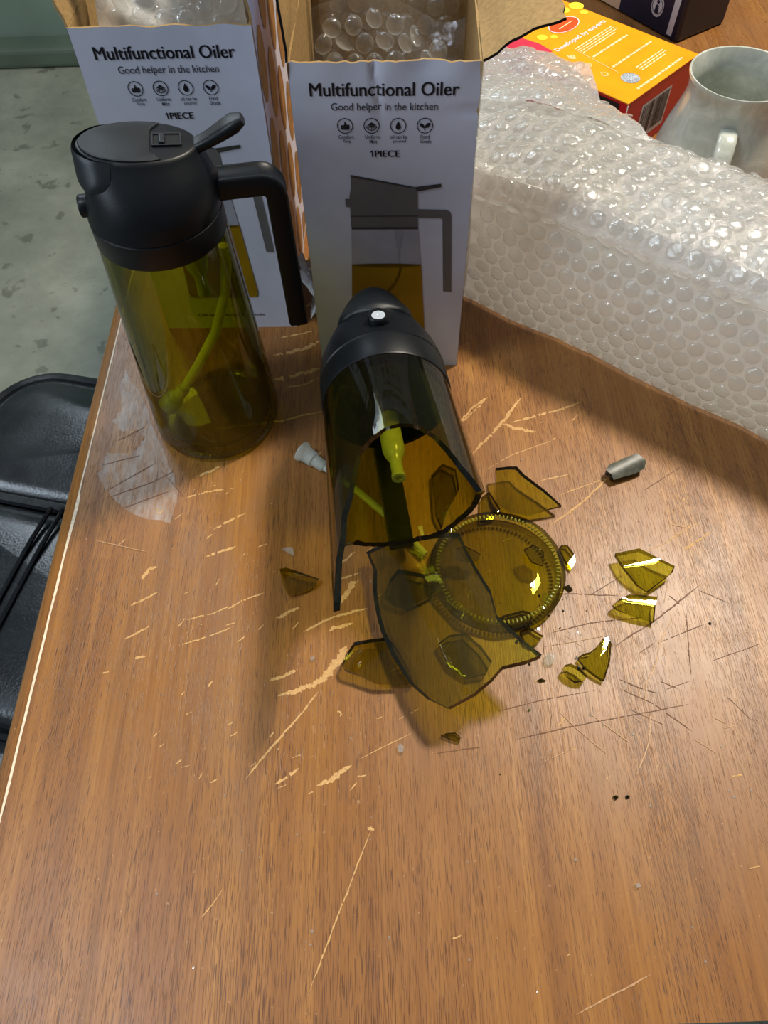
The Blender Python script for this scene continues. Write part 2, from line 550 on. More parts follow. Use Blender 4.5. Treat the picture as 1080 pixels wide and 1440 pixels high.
# top as one slab with a rounded nose all around the left and near edges
prof = [(0.0, 0.0), (-0.003, -0.0006), (-0.0065, -0.0028), (-0.009, -0.0065), (-0.0100, -0.011), (-0.0100, -0.021), (-0.0085, -0.027), (-0.004, -0.031), (0.004, -0.032)]
ys = [TY0 - 0.0087, TY1]
P = []
for y in ys: P += [tw(ex(y), y, 0), tw(TX1, y, 0)]
mb.add(P, [(0, 1, 3, 2)])
P = []
for y in ys: P += [tw(ex(y), y, -TH), tw(TX1, y, -TH)]
mb.add(P, [(0, 2, 3, 1)])
mb.box(tw(TX1 - 0.001, (ys[0] + ys[1]) / 2, -TH / 2), (0.002, ys[1] - ys[0], TH))
mb.box(tw((TX0 + TX1) / 2 + .005, ys[1] - 0.001, -TH / 2), (TX1 - TX0 - .012, 0.002, TH))
mb.box(tw((TX0 + TX1) / 2 + .005, ys[0] + 0.001, -TH / 2 - .0005), (TX1 - TX0 - .012, 0.002, TH - 0.002))
mb.build('tabletop', 'wood', TB, fix=False)
P = []
yy = [ys[0] + (ys[1] - ys[0]) * i / 60 for i in range(61)]
for y in yy:
    for dx, z in prof: P.append(tw(ex(y) + dx, y, z))
mb = MB(); mb.grid(P, len(yy), len(prof)); mb.build('edge_moulding', 'wood', TB, smooth=True)
# worn pale line where the veneer meets the moulding
vs = []; fs = []; rnd = random.Random(3)
n = 420
for i in range(n):
    y = ys[0] + (0.9 - ys[0]) * i / (n - 1)
    wv = 0.0007 + 0.0005 * noise.noise((y * 60, 0, 0)) + 0.0008 * max(0, noise.noise((y * 19, 5, 0)))
    wv = max(0.0003, wv) * (1.25 if y < 0.25 else 0.8)
    vs += [tw(ex(y) - 0.0003, y, 0.00012), tw(ex(y) + wv, y, 0.00012)]
for i in range(n - 1): fs.append((2 * i, 2 * i + 1, 2 * i + 3, 2 * i + 2))
mb = MB(); mb.add(vs, fs); tag(mb.build('worn_edge', 'edge_worn', TB, fix=False), 'pale line where the varnish has worn off')
# apron and legs
for nm, c, d in (('apron', (0.62, TY0 + 0.06, -0.075), (1.0, 0.02, 0.085)), ('apron', (0.62, TY1 - 0.08, -0.075), (1.0, 0.02, 0.085)),
                 ('apron', (0.17, 0.7, -0.075), (0.02, 1.24, 0.085)), ('apron', (1.32, 0.7, -0.075), (0.02, 1.24, 0.085))):
    mb = MB(); mb.box(tw(*c), d); mb.build(nm, 'wood', TB)
for x, y in ((0.17, 0.07), (1.31, 0.07), (0.17, 1.31), (1.31, 1.31)):
    mb = MB(); a = 0.03; b = 0.02
    mb.add([tw(x + sx * a, y + sy * a, -TH) for sx, sy in ((-1, -1), (1, -1), (1, 1), (-1, 1))] + [tw(x + sx * b, y + sy * b, FZ) for sx, sy in ((-1, -1), (1, -1), (1, 1), (-1, 1))],
           [(0, 1, 2, 3), (7, 6, 5, 4), (0, 4, 5, 1), (1, 5, 6, 2), (2, 6, 7, 3), (3, 7, 4, 0)])
    mb.build('leg', 'wood', TB)


# scratches: thin slivers of bare wood in the varnish
def scratch_mesh(mb, px, wpx, seed, ragged=0.6, gaps=0.0, z=None):
    z = 0.00008 + seed * 4e-7 if z is None else z
    rr = random.Random(seed)
    pts = [onz(x, y) for x, y in px]
    L = [0]
    for a, b in zip(pts, pts[1:]): L.append(L[-1] + (b - a).length)
    n = max(8, int(L[-1] / 0.0007))
    scale = (pts[0] - CAM).length / F_PX
    vs = []; ok = []
    for i in range(n + 1):
        s = L[-1] * i / n
        k = 0
        while k < len(L) - 2 and L[k + 1] < s: k += 1
        f = (s - L[k]) / max(1e-9, L[k + 1] - L[k]); p = pts[k].lerp(pts[k + 1], f); d = (pts[k + 1] - pts[k]).normalized()
        nr = Vector((-d.y, d.x, 0))
        e = min(1, 6 * min(i, n - i) / n + 0.1)
        n1 = noise.noise((s * 900, seed * 3.1, 0.5)) + 0.7 * noise.noise((s * 2300, seed * 3.1, 2.5)); n2 = noise.noise((s * 1100, seed * 3.1, 7.5)) + 0.7 * noise.noise((s * 2700, seed * 3.1, 9.5)); n3 = noise.noise((s * 160, seed * 1.7, 3.5))
        ww = wpx * 0.8 * scale * 0.5 * e
        a = ww * max(0.08, 1 + ragged * (1.6 * n1 + n3)); b = ww * max(0.08, 1 + ragged * (1.6 * n2 - n3))
        p = p + nr * ww * 0.6 * n3
        q1 = p + nr * a; q2 = p - nr * b
        vs += [tw(q1.x, q1.y, z), tw(q2.x, q2.y, z)]
        ok.append(noise.noise((s * 420, seed * 5.3, 1.5)) + 0.5 * noise.noise((s * 1200, seed * 5.3, 4.5)) > -1 + 1.5 * gaps)
    fs = [(2 * i, 2 * i + 1, 2 * i + 3, 2 * i + 2) for i in range(n) if ok[i]]
    mb.add(vs, fs)


raw = MB(); dark = MB(); pale = MB()
for i, (px, wd, gp) in enumerate([
        ([(391, 979), (432, 966), (460, 951), (478, 928), (490, 912)], 9, 0.1), ([(455, 955), (478, 922), (488, 908)], 12, 0.3),
        ([(378, 1054), (419, 1009), (449, 971)], 2.6, 0.0), ([(345, 1096), (385, 1048), (425, 1001)], 3, 0.1),
        ([(426, 889), (450, 877), (471, 867), (512, 856)], 4.5, 0.1), ([(462, 888), (478, 884), (496, 876)], 7, 0.35),
        ([(473, 852), (486, 836), (504, 816)], 9, 0.4), ([(475, 795), (491, 784), (500, 776)], 4, 0.3), ([(476, 815), (505, 806)], 3, 0.3),
        ([(378, 958), (398, 950), (419, 941)], 5, 0.2), ([(388, 869), (402, 862), (421, 854)], 5, 0.2),
        ([(384, 500), (425, 492), (450, 479)], 7, 0.25), ([(384, 535), (420, 526), (452, 518)], 7, 0.25), ([(300, 604), (395, 592), (456, 578)], 4, 0.35),
        ([(646, 595), (664, 574), (686, 558)], 4, 0.15), ([(664, 640), (690, 612), (720, 577), (734, 557)], 5, 0.3), ([(706, 596), (724, 603), (754, 607)], 6, 0.15),
        ([(717, 595), (760, 583), (790, 575), (816, 566)], 4, 0.4), ([(648, 594), (668, 577), (684, 560)], 3, 0.3), ([(787, 696), (820, 684), (856, 671)], 2, 0.3),
        ([(772, 740), (800, 720), (826, 700), (858, 669)], 3, 0.2), ([(760, 676), (800, 667)], 2.5, 0.4), ([(684, 660), (720, 640), (780, 618)], 1.6, 0.4),
        ([(445, 1105), (470, 1094), (495, 1076)], 7, 0.15), ([(386, 1103), (402, 1094), (420, 1080)], 4.5, 0.35),
        ([(523, 1164), (510, 1198), (495, 1236), (465, 1315), (433, 1400)], 2, 0.1), ([(517, 1163), (526, 1168)], 6, 0.0), ([(282, 1292), (300, 1270), (313, 1250)], 1.6, 0.2),
        ([(183, 852), (203, 843), (222, 833)], 3.5, 0.2), ([(174, 900), (190, 892), (210, 881)], 3, 0.3), ([(188, 926), (205, 923)], 4, 0.2), ([(144, 947), (154, 944)], 3, 0.1),
        ([(270, 675), (285, 668), (312, 655)], 4, 0.3), ([(255, 702), (290, 692), (330, 686)], 2.4, 0.3), ([(300, 745), (318, 735), (345, 722)], 3.5, 0.3),
        ([(290, 783), (310, 775), (332, 768)], 5, 0.3), ([(318, 857), (340, 845), (372, 833)], 3, 0.4), ([(262, 872), (300, 862), (330, 850)], 2.4, 0.4), ([(250, 908), (280, 900), (330, 880)], 2.2, 0.4),
        ([(200, 815), (210, 800), (222, 798)], 5, 0.4), ([(560, 1012), (575, 1004), (590, 996)], 1.5, 0.4), ([(505, 1068), (540, 1050), (580, 1030)], 1.3, 0.3),
        ([(474, 1000), (480, 1003), (478, 1008)], 3, 0), ([(900, 780), (935, 764), (970, 740), (990, 735)], 1.6, 0.3), ([(960, 775), (985, 758), (1000, 748)], 3, 0.5),
        ([(402, 545), (430, 540), (448, 532)], 3, 0.4), ([(395, 475), (420, 470), (440, 466)], 3, 0.4), ([(398, 160), (394, 250), (402, 330)], 6, 0.5), ([(388, 40), (384, 120)], 6, 0.5), ([(405, 330), (425, 300)], 6, 0.5), ([(414, 380), (432, 362)], 7, 0.3), ([(424, 432), (440, 425)], 7, 0.3)]):
    scratch_mesh(raw, px, wd, i + 1, gaps=gp)
for i in range(70):     # small nicks in the varnish
    x = random.uniform(200, 560); y = random.uniform(620, 1120)
    if random.random() < 0.3: x = random.uniform(560, 1060); y = random.uniform(560, 1400)
    l = random.uniform(5, 18); a = R(random.uniform(10, 60))
    scratch_mesh(raw, [(x, y), (x + l * math.cos(a), y - l * math.sin(a))], random.uniform(1, 2.4), 200 + i, gaps=0.25)
for i, (px, wd, gp) in enumerate([
        ([(866, 908), (890, 892), (916, 877), (950, 850), (985, 822)], 3, 0.0), ([(725, 1040), (800, 1022), (860, 1011), (912, 1001), (970, 990)], 2, 0.2), ([(775, 890), (830, 876), (905, 868)], 2, 0.2),
        ([(760, 836), (800, 835), (870, 838)], 1.8, 0.3), ([(870, 968), (920, 990), (975, 1030)], 1.6, 0.2), ([(965, 862), (968, 910), (972, 950)], 2, 0.1), ([(870, 955), (900, 968), (925, 975)], 2, 0.2), ([(925, 905), (955, 892), (990, 878)], 1.6, 0.2),
        ([(140, 655), (200, 640)], 1.4, 0.1), ([(150, 690), (222, 650)], 1.6, 0.1), ([(152, 700), (215, 678), (250, 660)], 1.6, 0.1), ([(165, 620), (205, 600)], 1.4, 0.1), ([(170, 716), (240, 690)], 1.4, 0.1), ([(225, 660), (260, 700)], 1.2, 0.2),
        ([(700, 1000), (760, 985), (830, 972)], 1.5, 0.3), ([(610, 1060), (680, 1050)], 1.5, 0.3), ([(905, 690), (960, 655)], 1.4, 0.2), ([(1000, 930), (1070, 905)], 1.4, 0.2)]):
    scratch_mesh(dark, px, wd * 0.75, 300 + i, ragged=0.5, gaps=gp + 0.1)
for i in range(22):
    x = random.uniform(760, 1040); y = random.uniform(820, 1040); l = random.uniform(15, 60); a = R(random.choice([20, 35, -40, 85, 160]) + random.uniform(-8, 8))
    scratch_mesh(dark if i % 2 else pale, [(x, y), (x + l * math.cos(a), y - l * math.sin(a))], random.uniform(0.7, 1.3), 400 + i, ragged=0.3, gaps=0.2)
for i, (px, wd, gp) in enumerate([
        ([(950, 862), (938, 884), (928, 903), (923, 932), (915, 950), (908, 962), (907, 990)], 2, 0.0), ([(785, 1000), (815, 1028), (855, 1062)], 1.4, 0.1), ([(825, 1000), (860, 1026), (886, 1045)], 1.4, 0.1), ([(915, 1000), (913, 1045), (895, 1090)], 2, 0.1),
        ([(808, 1428), (860, 1400), (916, 1370)], 2.2, 0.1), ([(133, 760), (170, 768), (210, 777)], 1.4, 0.1), ([(163, 770), (178, 758)], 2, 0.3), ([(945, 738), (965, 742)], 1.6, 0), ([(280, 590), (310, 640)], 1, 0.2),
        ([(762, 910), (860, 893)], 1.2, 0.2), ([(757, 1075), (800, 1055)], 1.1, 0.3)]):
    scratch_mesh(pale, px, wd, 500 + i, ragged=0.4, gaps=gp)
tag(raw.build('varnish_scratches', 'raw_wood', TB, fix=False), 'tan gouges down to bare wood', kind='stuff')
tag(dark.build('dark_scratches', 'scratch_dark', TB, fix=False), 'thin dark scratches', kind='stuff')
tag(pale.build('pale_scratches', 'scratch_pale', TB, fix=False), 'thin pale scratches', kind='stuff')

hz = NT('worn_varnish_glare'); tr_ = hz.n('ShaderNodeBsdfTransparent'); df_ = hz.bsdf('d6cbc0', 0.4, 0.6)
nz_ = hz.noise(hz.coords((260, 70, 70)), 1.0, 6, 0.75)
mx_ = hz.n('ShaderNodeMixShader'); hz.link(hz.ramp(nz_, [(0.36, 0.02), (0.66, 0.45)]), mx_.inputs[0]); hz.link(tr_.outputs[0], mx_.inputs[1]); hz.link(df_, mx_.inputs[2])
M['painted_glare'] = hz.done(mx_.outputs[0])  # pale film paints the window glare onto the worn varnish
rr_ = random.Random(4); q = []
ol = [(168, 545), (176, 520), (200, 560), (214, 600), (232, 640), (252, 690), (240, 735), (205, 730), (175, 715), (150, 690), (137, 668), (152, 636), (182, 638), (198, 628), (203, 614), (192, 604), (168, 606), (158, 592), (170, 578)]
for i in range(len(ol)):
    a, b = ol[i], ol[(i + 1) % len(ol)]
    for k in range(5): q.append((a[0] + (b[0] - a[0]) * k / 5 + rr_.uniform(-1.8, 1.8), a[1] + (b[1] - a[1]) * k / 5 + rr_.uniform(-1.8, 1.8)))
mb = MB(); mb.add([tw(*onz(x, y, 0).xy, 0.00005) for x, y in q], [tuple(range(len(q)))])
tag(mb.build('worn_glare_patch', 'painted_glare', TB, fix=False), 'worn varnish patch whitened with painted window glare')

# ================================================================== CHAIR (beside the table, mostly under it)
CH = empty('chair', (-0.228, 0.252, FZ), R(-14))
tag(CH, 'black leather padded chair on the concrete beside the table', 'chair')
SZ = 0.50        # seat height over the floor


def pad(mb, cx, cy, wd, dp, r, z0, prof, bulge=0.0):
    rings = []
    for ins, z in prof:
        rings.append([(cx + x, cy + y, z0 + z) for x, y in rrect(wd - 2 * ins, dp - 2 * ins, max(0.004, r - ins), 8)])
    k = len(rings[0]); P = [p for rg in rings for p in rg]
    fs = []
    for i in range(len(rings) - 1):
        for j in range(k): fs.append((i * k + j, i * k + (j + 1) % k, (i + 1) * k + (j + 1) % k, (i + 1) * k + j))
    top = len(rings) - 1
    for q, sc in enumerate((0.75, 0.5, 0.25)):
        rg = [(cx + (x - cx) * sc, cy + (y - cy) * sc, z + bulge * (1 - sc ** 2)) for x, y, z in rings[top]]
        b = len(P); P += rg
        pb = (top * k) if q == 0 else b - k
        for j in range(k): fs.append((pb + j, pb + (j + 1) % k, b + (j + 1) % k, b + j))
    b = len(P) - k
    P.append((cx, cy, rings[top][0][2] + bulge)); fs += [(b + j, b + (j + 1) % k, len(P) - 1) for j in range(k)]
    fs.append(tuple(range(k))[::-1])
    mb.add(P, fs)
    return rings


PR = [(0.01, -0.02), (0.0, -0.008), (0.001, 0.006), (0.006, 0.016), (0.016, 0.022), (0.03, 0.025)]
mb = MB(); pad(mb, -0.02, 0.0, 0.46, 0.58, 0.10, SZ - 0.045, [(0.02, -0.03), (0.0, -0.015), (0.0, 0.01), (0.012, 0.024)], 0.0); mb.build('seat_base', 'leather', CH, smooth=True)
mb = MB(); rg = pad(mb, -0.02, 0.215, 0.455, 0.155, 0.06, SZ - 0.02, [(0.02, -0.03)] + PR, 0.016); mb.build('front_roll', 'leather', CH, smooth=True)
mb = MB(); mb.tube([(x - 0.02, y + 0.215, SZ - 0.008) for x, y in rrect(0.458, 0.158, 0.061, 8)] + [(x - 0.02, y + 0.215, SZ - 0.008) for x, y in rrect(0.458, 0.158, 0.061, 8)[:2]], 0.0055, 8)
mb.build('piping', 'leather', CH, smooth=True)
mb = MB(); pad(mb, -0.02, 0.03, 0.445, 0.21, 0.03, SZ - 0.025, PR, 0.006); mb.build('seat_pad', 'leather', CH, smooth=True)
mb = MB(); pad(mb, -0.02, -0.175, 0.445, 0.195, 0.04, SZ - 0.025, PR, 0.006); mb.build('seat_pad', 'leather', CH, smooth=True)
for x in (-0.124, -0.112, 0.084, 0.096):
    mb = MB(); mb.tube([(x, -0.065, SZ + 0.001), (x, -0.03, SZ + 0.0058), (x, 0.03, SZ + 0.0062), (x, 0.09, SZ + 0.0058), (x, 0.13, SZ + 0.002)], 0.0022, 6); mb.build('seam', 'leather', CH, smooth=True)
mb = MB(); mb.lathe([(0.0, 0.05), (0.03, 0.05), (0.03, 0.2), (0.02, 0.2), (0.02, SZ - 0.07), (0.09, SZ - 0.07), (0.09, SZ - 0.055), (0, SZ - 0.055)], 24); mb.build('gas_lift', 'metal', CH, smooth=True)
for k in range(5):
    a = R(72 * k + 18); d = Vector((math.cos(a), math.sin(a), 0))
    mb = MB(); mb.tube([d * 0.02 + Vector((0, 0, 0.1)), d * 0.15 + Vector((0, 0, 0.085)), d * 0.27 + Vector((0, 0, 0.062))], [0.022, 0.018, 0.013], 10)
    lg = mb.build('base_arm', 'metal', CH, smooth=True)
    mb = MB(); fr = Matrix.Translation(d * 0.27 + Vector((0, 0, 0.028))) @ Matrix.Rotation(a, 4, 'Z') @ Matrix.Rotation(R(90), 4, 'X')
    mb.lathe([(0, -0.018), (0.024, -0.018), (0.028, -0.012), (0.028, 0.012), (0.024, 0.018), (0, 0.018)], 20, frame=fr); mb.build('caster', 'black', lg, smooth=True)

# ================================================================== OILER BOXES
BW, BD, BH, BT = 0.0852, 0.112, 0.186, 0.0012


def box_thing(name, label, corner, yaw, seed, opts):
    cx = Vector((corner[0], corner[1], 0)); dx = Vector((math.cos(yaw), math.sin(yaw), 0)); dy = Vector((-math.sin(yaw), math.cos(yaw), 0))
    root = empty(name, cx - dx * BW / 2 + dy * BD / 2, yaw)
    tag(root, label, 'box', 'open product boxes at the back of the table')
    x0, x1, y0, y1 = -BW / 2, BW / 2, -BD / 2, BD / 2

    def dent(u, v):          # inward give of the front card, u across, v up
        d = 0.0005 * (0.5 + 0.5 * noise.noise((u * 30 + seed, v * 18, seed)))
        if opts.get('crumple'):
            d += 0.0022 * math.exp(-((v - 0.186) / 0.006) ** 2) * (0.5 + 0.5 * math.sin(u * 210 + 1.0)) * (1 if u > 0.036 else 0.35)
            d += 0.0011 * math.exp(-((u - 0.0375 - (0.186 - v) * 0.12) / 0.0016) ** 2) * max(0, min(1, (v - 0.150) / 0.02))
            d += 0.0008 * math.exp(-((v - 0.163 - 0.1 * (u - 0.07)) / 0.0012) ** 2) * max(0, min(1, (u - 0.066) / 0.01))
        return max(0.0, d)

    def front(u, v, off=0.0): return (x0 + u, y0 + dent(u, v) - off, v)

    # front panel: outer white sheet, brown inside
    nu, nv = 44, 70; mb = MB()
    topz = lambda u: BH + 0.0008 * noise.noise((u * 90, seed, 2)) + (0.0010 * noise.noise((u * 260, seed, 4)) if opts.get('crumple') else 0)
    Po = []; Pi = []
    for i in range(nu):
        u = BW * i / (nu - 1)
        for j in range(nv):
            v = topz(u) * j / (nv - 1)
            p = front(u, v); Po.append(p); Pi.append((p[0], p[1] + BT, p[2]))
    mb.grid(Po, nu, nv, mi=0); mb.grid(Pi, nu, nv, mi=1)
    a = [i * nv + nv - 1 for i in range(nu)]; off = nu * nv
    for i in range(nu - 1): mb.f.append([a[i], a[i + 1], a[i + 1] + off, a[i] + off]); mb.mi.append(1)
    fp = mb.build('front_panel', ['card_white', 'card_brown'], root, smooth=True, fix=False)

    def panel(nm, axis, sgn):
        """side (axis x) or back (axis y) wall, white outside and brown inside"""
        mb = MB()
        if axis == 'x':
            xo = sgn * (BW / 2); xi = xo - sgn * BT
            o = [(xo, y0 + .0002, 0), (xo, y1, 0), (xo, y1, BH), (xo, y0 + .0002, BH)]; i_ = [(xi, y0 + BT, 0), (xi, y1 - BT, 0), (xi, y1 - BT, BH), (xi, y0 + BT, BH)]
        else:
            yo = y1; yi = yo - BT
            o = [(x0, yo, 0), (x1, yo, 0), (x1, yo, BH), (x0, yo, BH)]; i_ = [(x0 + BT, yi, 0), (x1 - BT, yi, 0), (x1 - BT, yi, BH), (x0 + BT, yi, BH)]
        mb.add(o, [(0, 1, 2, 3)], 0); mb.add(i_, [(0, 1, 2, 3)], 1)
        mb.add(o + i_, [(2, 3, 7, 6), (0, 3, 7, 4), (1, 2, 6, 5)], 1)
        return mb.build(nm, ['card_white', 'card_brown'], root, fix=False)
    rp = panel('side_panel', 'x', 1); lp = panel('side_panel', 'x', -1); panel('back_panel', 'y', 1)
    mb = MB(); mb.box((0, 0, 0.001), (BW - 0.003, BD - 0.003, 0.0012)); mb.build('bottom_panel', 'card_brown', root)

    def flap(nm, hinge0, hinge1, out, up, length, taper, seed2, jag=0.0012):
        """open top flap: brown inner face up, white outer face below"""
        h0 = Vector(hinge0); h1 = Vector(hinge1); d = (Vector(out) + Vector((0, 0, up))).normalized()
        nrm = (h1 - h0).cross(d).normalized()
        if nrm.z < 0: nrm = -nrm
        n1, n2 = 22, 12; A = []; B = []
        for i in range(n1):
            f = i / (n1 - 1)
            for j in range(n2):
                g = j / (n2 - 1)
                ff = f + (0.5 - f) * taper * g
                ed = 1 + jag / length * (noise.noise((f * 14, seed2, 1)) * 1.2 + noise.noise((f * 40, seed2, 2)) * 0.6)
                p = h0.lerp(h1, ff) + d * (length * g * ed) + nrm * (0.004 * math.sin(g * 2.2) + 0.0012 * noise.noise((f * 4, g * 4, seed2)))
                p = p + (h1 - h0).normalized() * (jag * noise.noise((g * 18, seed2 + (3 if f > .5 else 0), 4)) * (abs(f - .5) * 2) ** 4)
                A.append(p + nrm * 0.0006); B.append(p - nrm * 0.0006)
        mb = MB(); mb.grid(A, n1, n2, mi=0); mb.grid(B, n1, n2, mi=1)
        off = n1 * n2
        bd = [(i * n2 + n2 - 1, (i + 1) * n2 + n2 - 1) for i in range(n1 - 1)] + [(j, j + 1) for j in range(n2 - 1)] + [((n1 - 1) * n2 + j, (n1 - 1) * n2 + j + 1) for j in range(n2 - 1)]
        for q, r_ in bd: mb.f.append([q, r_, r_ + off, q + off]); mb.mi.append(2)
        return mb.build(nm, ['card_brown', 'card_white', opts.get('edge', 'dark_gap')], root, smooth=True, fix=False)
    for (side, out, up, ln, tp) in opts['flaps']:
        xx = x1 if side > 0 else x0
        flap('flap', (xx, y0 + 0.001, BH), (xx, y1 - 0.001, BH), (out, 0, 0), up, ln, tp, seed + side)

    # ---- print on the front
    OFF = 0.00025
    pl = lambda u, v: front(u, v, OFF)
    pl2 = lambda u, v: front(u, v, OFF + 0.00012)
    pl3 = lambda u, v: front(u, v, OFF + 0.00024)
    print_on('title_print', [fit_text('Multifunctional Oiler', 0.0088 + d, 0.0754 + d, 0.1716, 0.1776, 0.0) for d in (0, 0.00014, 0.00028)], pl, 'ink', fp)
    print_on('tagline_print', [fit_text('Good helper in the kitchen', 0.0180, 0.0664, 0.1640, 0.1686, 0.004)], pl, 'ink_soft', fp)
    print_on('count_print', [fit_text('PIECE', 0.0372 + d, 0.0490 + d, 0.1424, 0.1457, 0.0) for d in (0, 0.00014, 0.00028)] + [poly2([(0.0358, 0.1424), (0.0364, 0.1424), (0.0364, 0.1457), (0.0359, 0.1457), (0.0351, 0.1450), (0.0351, 0.1444), (0.0358, 0.1449)])], pl, 'ink', fp)
    rows = [('Comfort', 'Grip'), ('Uniform', 'Mist'), ('oil can be', 'poured'), ('Food', 'Grade')]
    for k, (a, b) in enumerate(rows):
        u = 0.0238 + 0.01233 * k; v = 0.1578
        sh = [ring2(u, v, 0.00335, 0.00375)]
        if k == 0:      # thumb up
            sh += [rect2(u - .0019, v - .0018, u - .0010, v + .0004), poly2([(u - .0008, v - .0018), (u + .0016, v - .0018), (u + .002, v - .001), (u + .002, v + .0006), (u + .0004, v + .0006), (u + .0004, v + .0018), (u - .0002, v + .0021), (u - .0003, v + .0008), (u - .0008, v + .0003)])]
        elif k == 1:    # fan of mist
            sh += [poly2([(u - .0026, v - .0002), (u - .0012, v + .0009), (u, v + .0018), (u + .0012, v + .0009), (u + .0026, v - .0002), (u + .0016, v + .0001), (u, v + .0004), (u - .0016, v + .0001)])]
            for q in range(7):
                an = R(200 + 140 * q / 6); sh.append(stroke2([(u + .0005 * math.cos(an), v + .0002), (u + .0027 * math.cos(an), v - .0002 + .0021 * math.sin(an))], .00028))
            sh.append(stroke2([(u - .0026, v - .0004), (u - .0014, v - .0019), (u, v - .0023), (u + .0014, v - .0019), (u + .0026, v - .0004)], .00028))
        elif k == 2:    # drop
            sh += [poly2([(u, v + .0024), (u - .0009, v + .0006), (u - .0013, v - .0006), (u - .0009, v - .0016), (u, v - .0020), (u + .0009, v - .0016), (u + .0013, v - .0006), (u + .0009, v + .0006)])]
        else:           # two leaves
            sh += [poly2([(u - .0026, v + .0012), (u - .0012, v + .001), (u - .0003, v + .0001), (u - .0001, v - .0012), (u - .0015, v - .0009), (u - .0023, v + .0001)]),
                   poly2([(u + .0026, v + .0014), (u + .0012, v + .0013), (u + .0002, v + .0002), (u + .0001, v - .0012), (u + .0014, v - .0009), (u + .0023, v + .0002)]), stroke2([(u, v - .0008), (u - .0002, v - .0022)], .0004)]
        print_on('icon_print', sh, pl, 'ink', fp)
        wa = (.0071, .0068, .0080, .0042)[k]; wb = (.0038, .0036, .0060, .0052)[k]
        print_on('caption_print', [fit_text(a, u - wa / 2 + .0002, u + wa / 2 + .0002, 0.1516, 0.1534, 0.01), fit_text(b, u - wb / 2 + .0006, u + wb / 2 + .0006, 0.1493, 0.1511, 0.01)], pl, 'ink_soft', fp)
    # printed picture of the jug
    jug = [(0.0250, 0.1330), (0.0565, 0.1263), (0.0581, 0.1240), (0.0587, 0.1028), (0.0238, 0.1028), (0.0238, 0.1210), (0.0250, 0.1268)]
    print_on('picture_head', [poly2(jug), rect2(0.0216, 0.1151, 0.0240, 0.1197)], pl, 'pic_grey', fp)
    print_on('picture_lever', [poly2([(0.0565, 0.1263), (0.0697, 0.1281), (0.0698, 0.1262), (0.0580, 0.1238)]), poly2([(0.0250, 0.1330), (0.0565, 0.1263), (0.0535, 0.1262), (0.0252, 0.1318)])], pl2, 'pic_dark', fp)
    print_on('picture_handle', [poly2([(0.0583, 0.1136), (0.0728, 0.1131), (0.0750, 0.1120), (0.0757, 0.1098), (0.0784, 0.0597), (0.0738, 0.0600), (0.0712, 0.1075), (0.0700, 0.1082), (0.0584, 0.1086)])], pl, 'pic_grey', fp)
    print_on('picture_rim', [rect2(0.0240, 0.1016, 0.0587, 0.1029), rect2(0.0238, 0.1094, 0.0586, 0.1098)], pl2, 'pic_dark', fp)
    print_on('picture_glass', [poly2([(0.0238, 0.1018), (0.0588, 0.1018), (0.0608, 0.0776), (0.0229, 0.0776)])], pl, 'pic_glass', fp)
    print_on('picture_oil', [poly2([(0.0229, 0.0790), (0.0608, 0.0790), (0.0640, 0.0300), (0.0630, 0.0260), (0.0215, 0.0260), (0.0205, 0.0300)])], pl2, 'pic_oil', fp)
    print_on('picture_oil_surface', [disc2(0.0419, 0.0784, 0.0188, 30, 0.0012)], pl3, 'pic_oil_dark', fp)
    print_on('picture_tube', [rect2(0.0466, 0.0945, 0.0505, 0.1012), rect2(0.0474, 0.0900, 0.0497, 0.0945), stroke2([(0.0487, 0.0900), (0.0484, 0.0790)], 0.0012)], pl2, 'pic_light', fp)
    print_on('picture_tube_in_oil', [stroke2([(0.0497, 0.0780), (0.0488, 0.0720), (0.0462, 0.0655), (0.0425, 0.0605), (0.036, 0.054)], 0.0012)], pl3, 'pic_oil_dark', fp)
    print_on('foot_print', [fit_text('Oil and vinegar bottle', 0.022, 0.0655, 0.0096, 0.0124, 0.004)] if opts.get('foot') else [rect2(0.024, 0.010, 0.026, 0.0102)], pl, 'ink_soft', fp)
    # ---- right side: photo of a wooden lattice
    so = lambda a, b: (x1 + 0.0002, y0 + a, b)
    for q in range(4):
        for k in range(-1, 5):
            ca, cb = 0.016 + 0.0265 * q, 0.022 + 0.046 * k + (0.023 if q % 2 else 0)
            pts = []
            for f in range(12):
                an = 2 * math.pi * f / 12; rx = 0.0205 * abs(math.cos(an)) ** 0.9 * (1 if math.cos(an) > 0 else -1); rz = 0.0185 * abs(math.sin(an)) ** 1.25 * (1 if math.sin(an) > 0 else -1)
                pts.append((min(max(ca + rx * 0.60, 0.003), BD - 0.002), min(max(cb + rz, 0.003), BH - 0.003)))
            if max(p[1] for p in pts) - min(p[1] for p in pts) > 0.006: print_on('lattice_print', [poly2(pts)], so, 'pic_brown', rp)
    print_on('border_print', [rect2(0.0, 0.0, 0.0014, BH)], lambda a, b: (x1 + 0.0003, y0 + a + .0003, b), 'ink', rp)
    return root


box_l = box_thing('oiler_box', 'white open printed carton behind the intact oil bottle', (-0.0537, 0.3795), -0.027, 1.0,
                  {'flaps': [(-1, -1.0, 1.9, 0.042, 0.15), (1, 0.03, 1.0, 0.046, 0.06)], 'foot': True, 'edge': 'card_brown'})
box_r = box_thing('oiler_box', 'white open printed carton with dented top edge behind the broken bottle', (0.0490, 0.3405), -0.045, 5.0,
                  {'flaps': [(-1, -0.2, 1.0, 0.046, 0.06), (1, 1.0, 0.40, 0.0365, 0.0)], 'crumple': True})


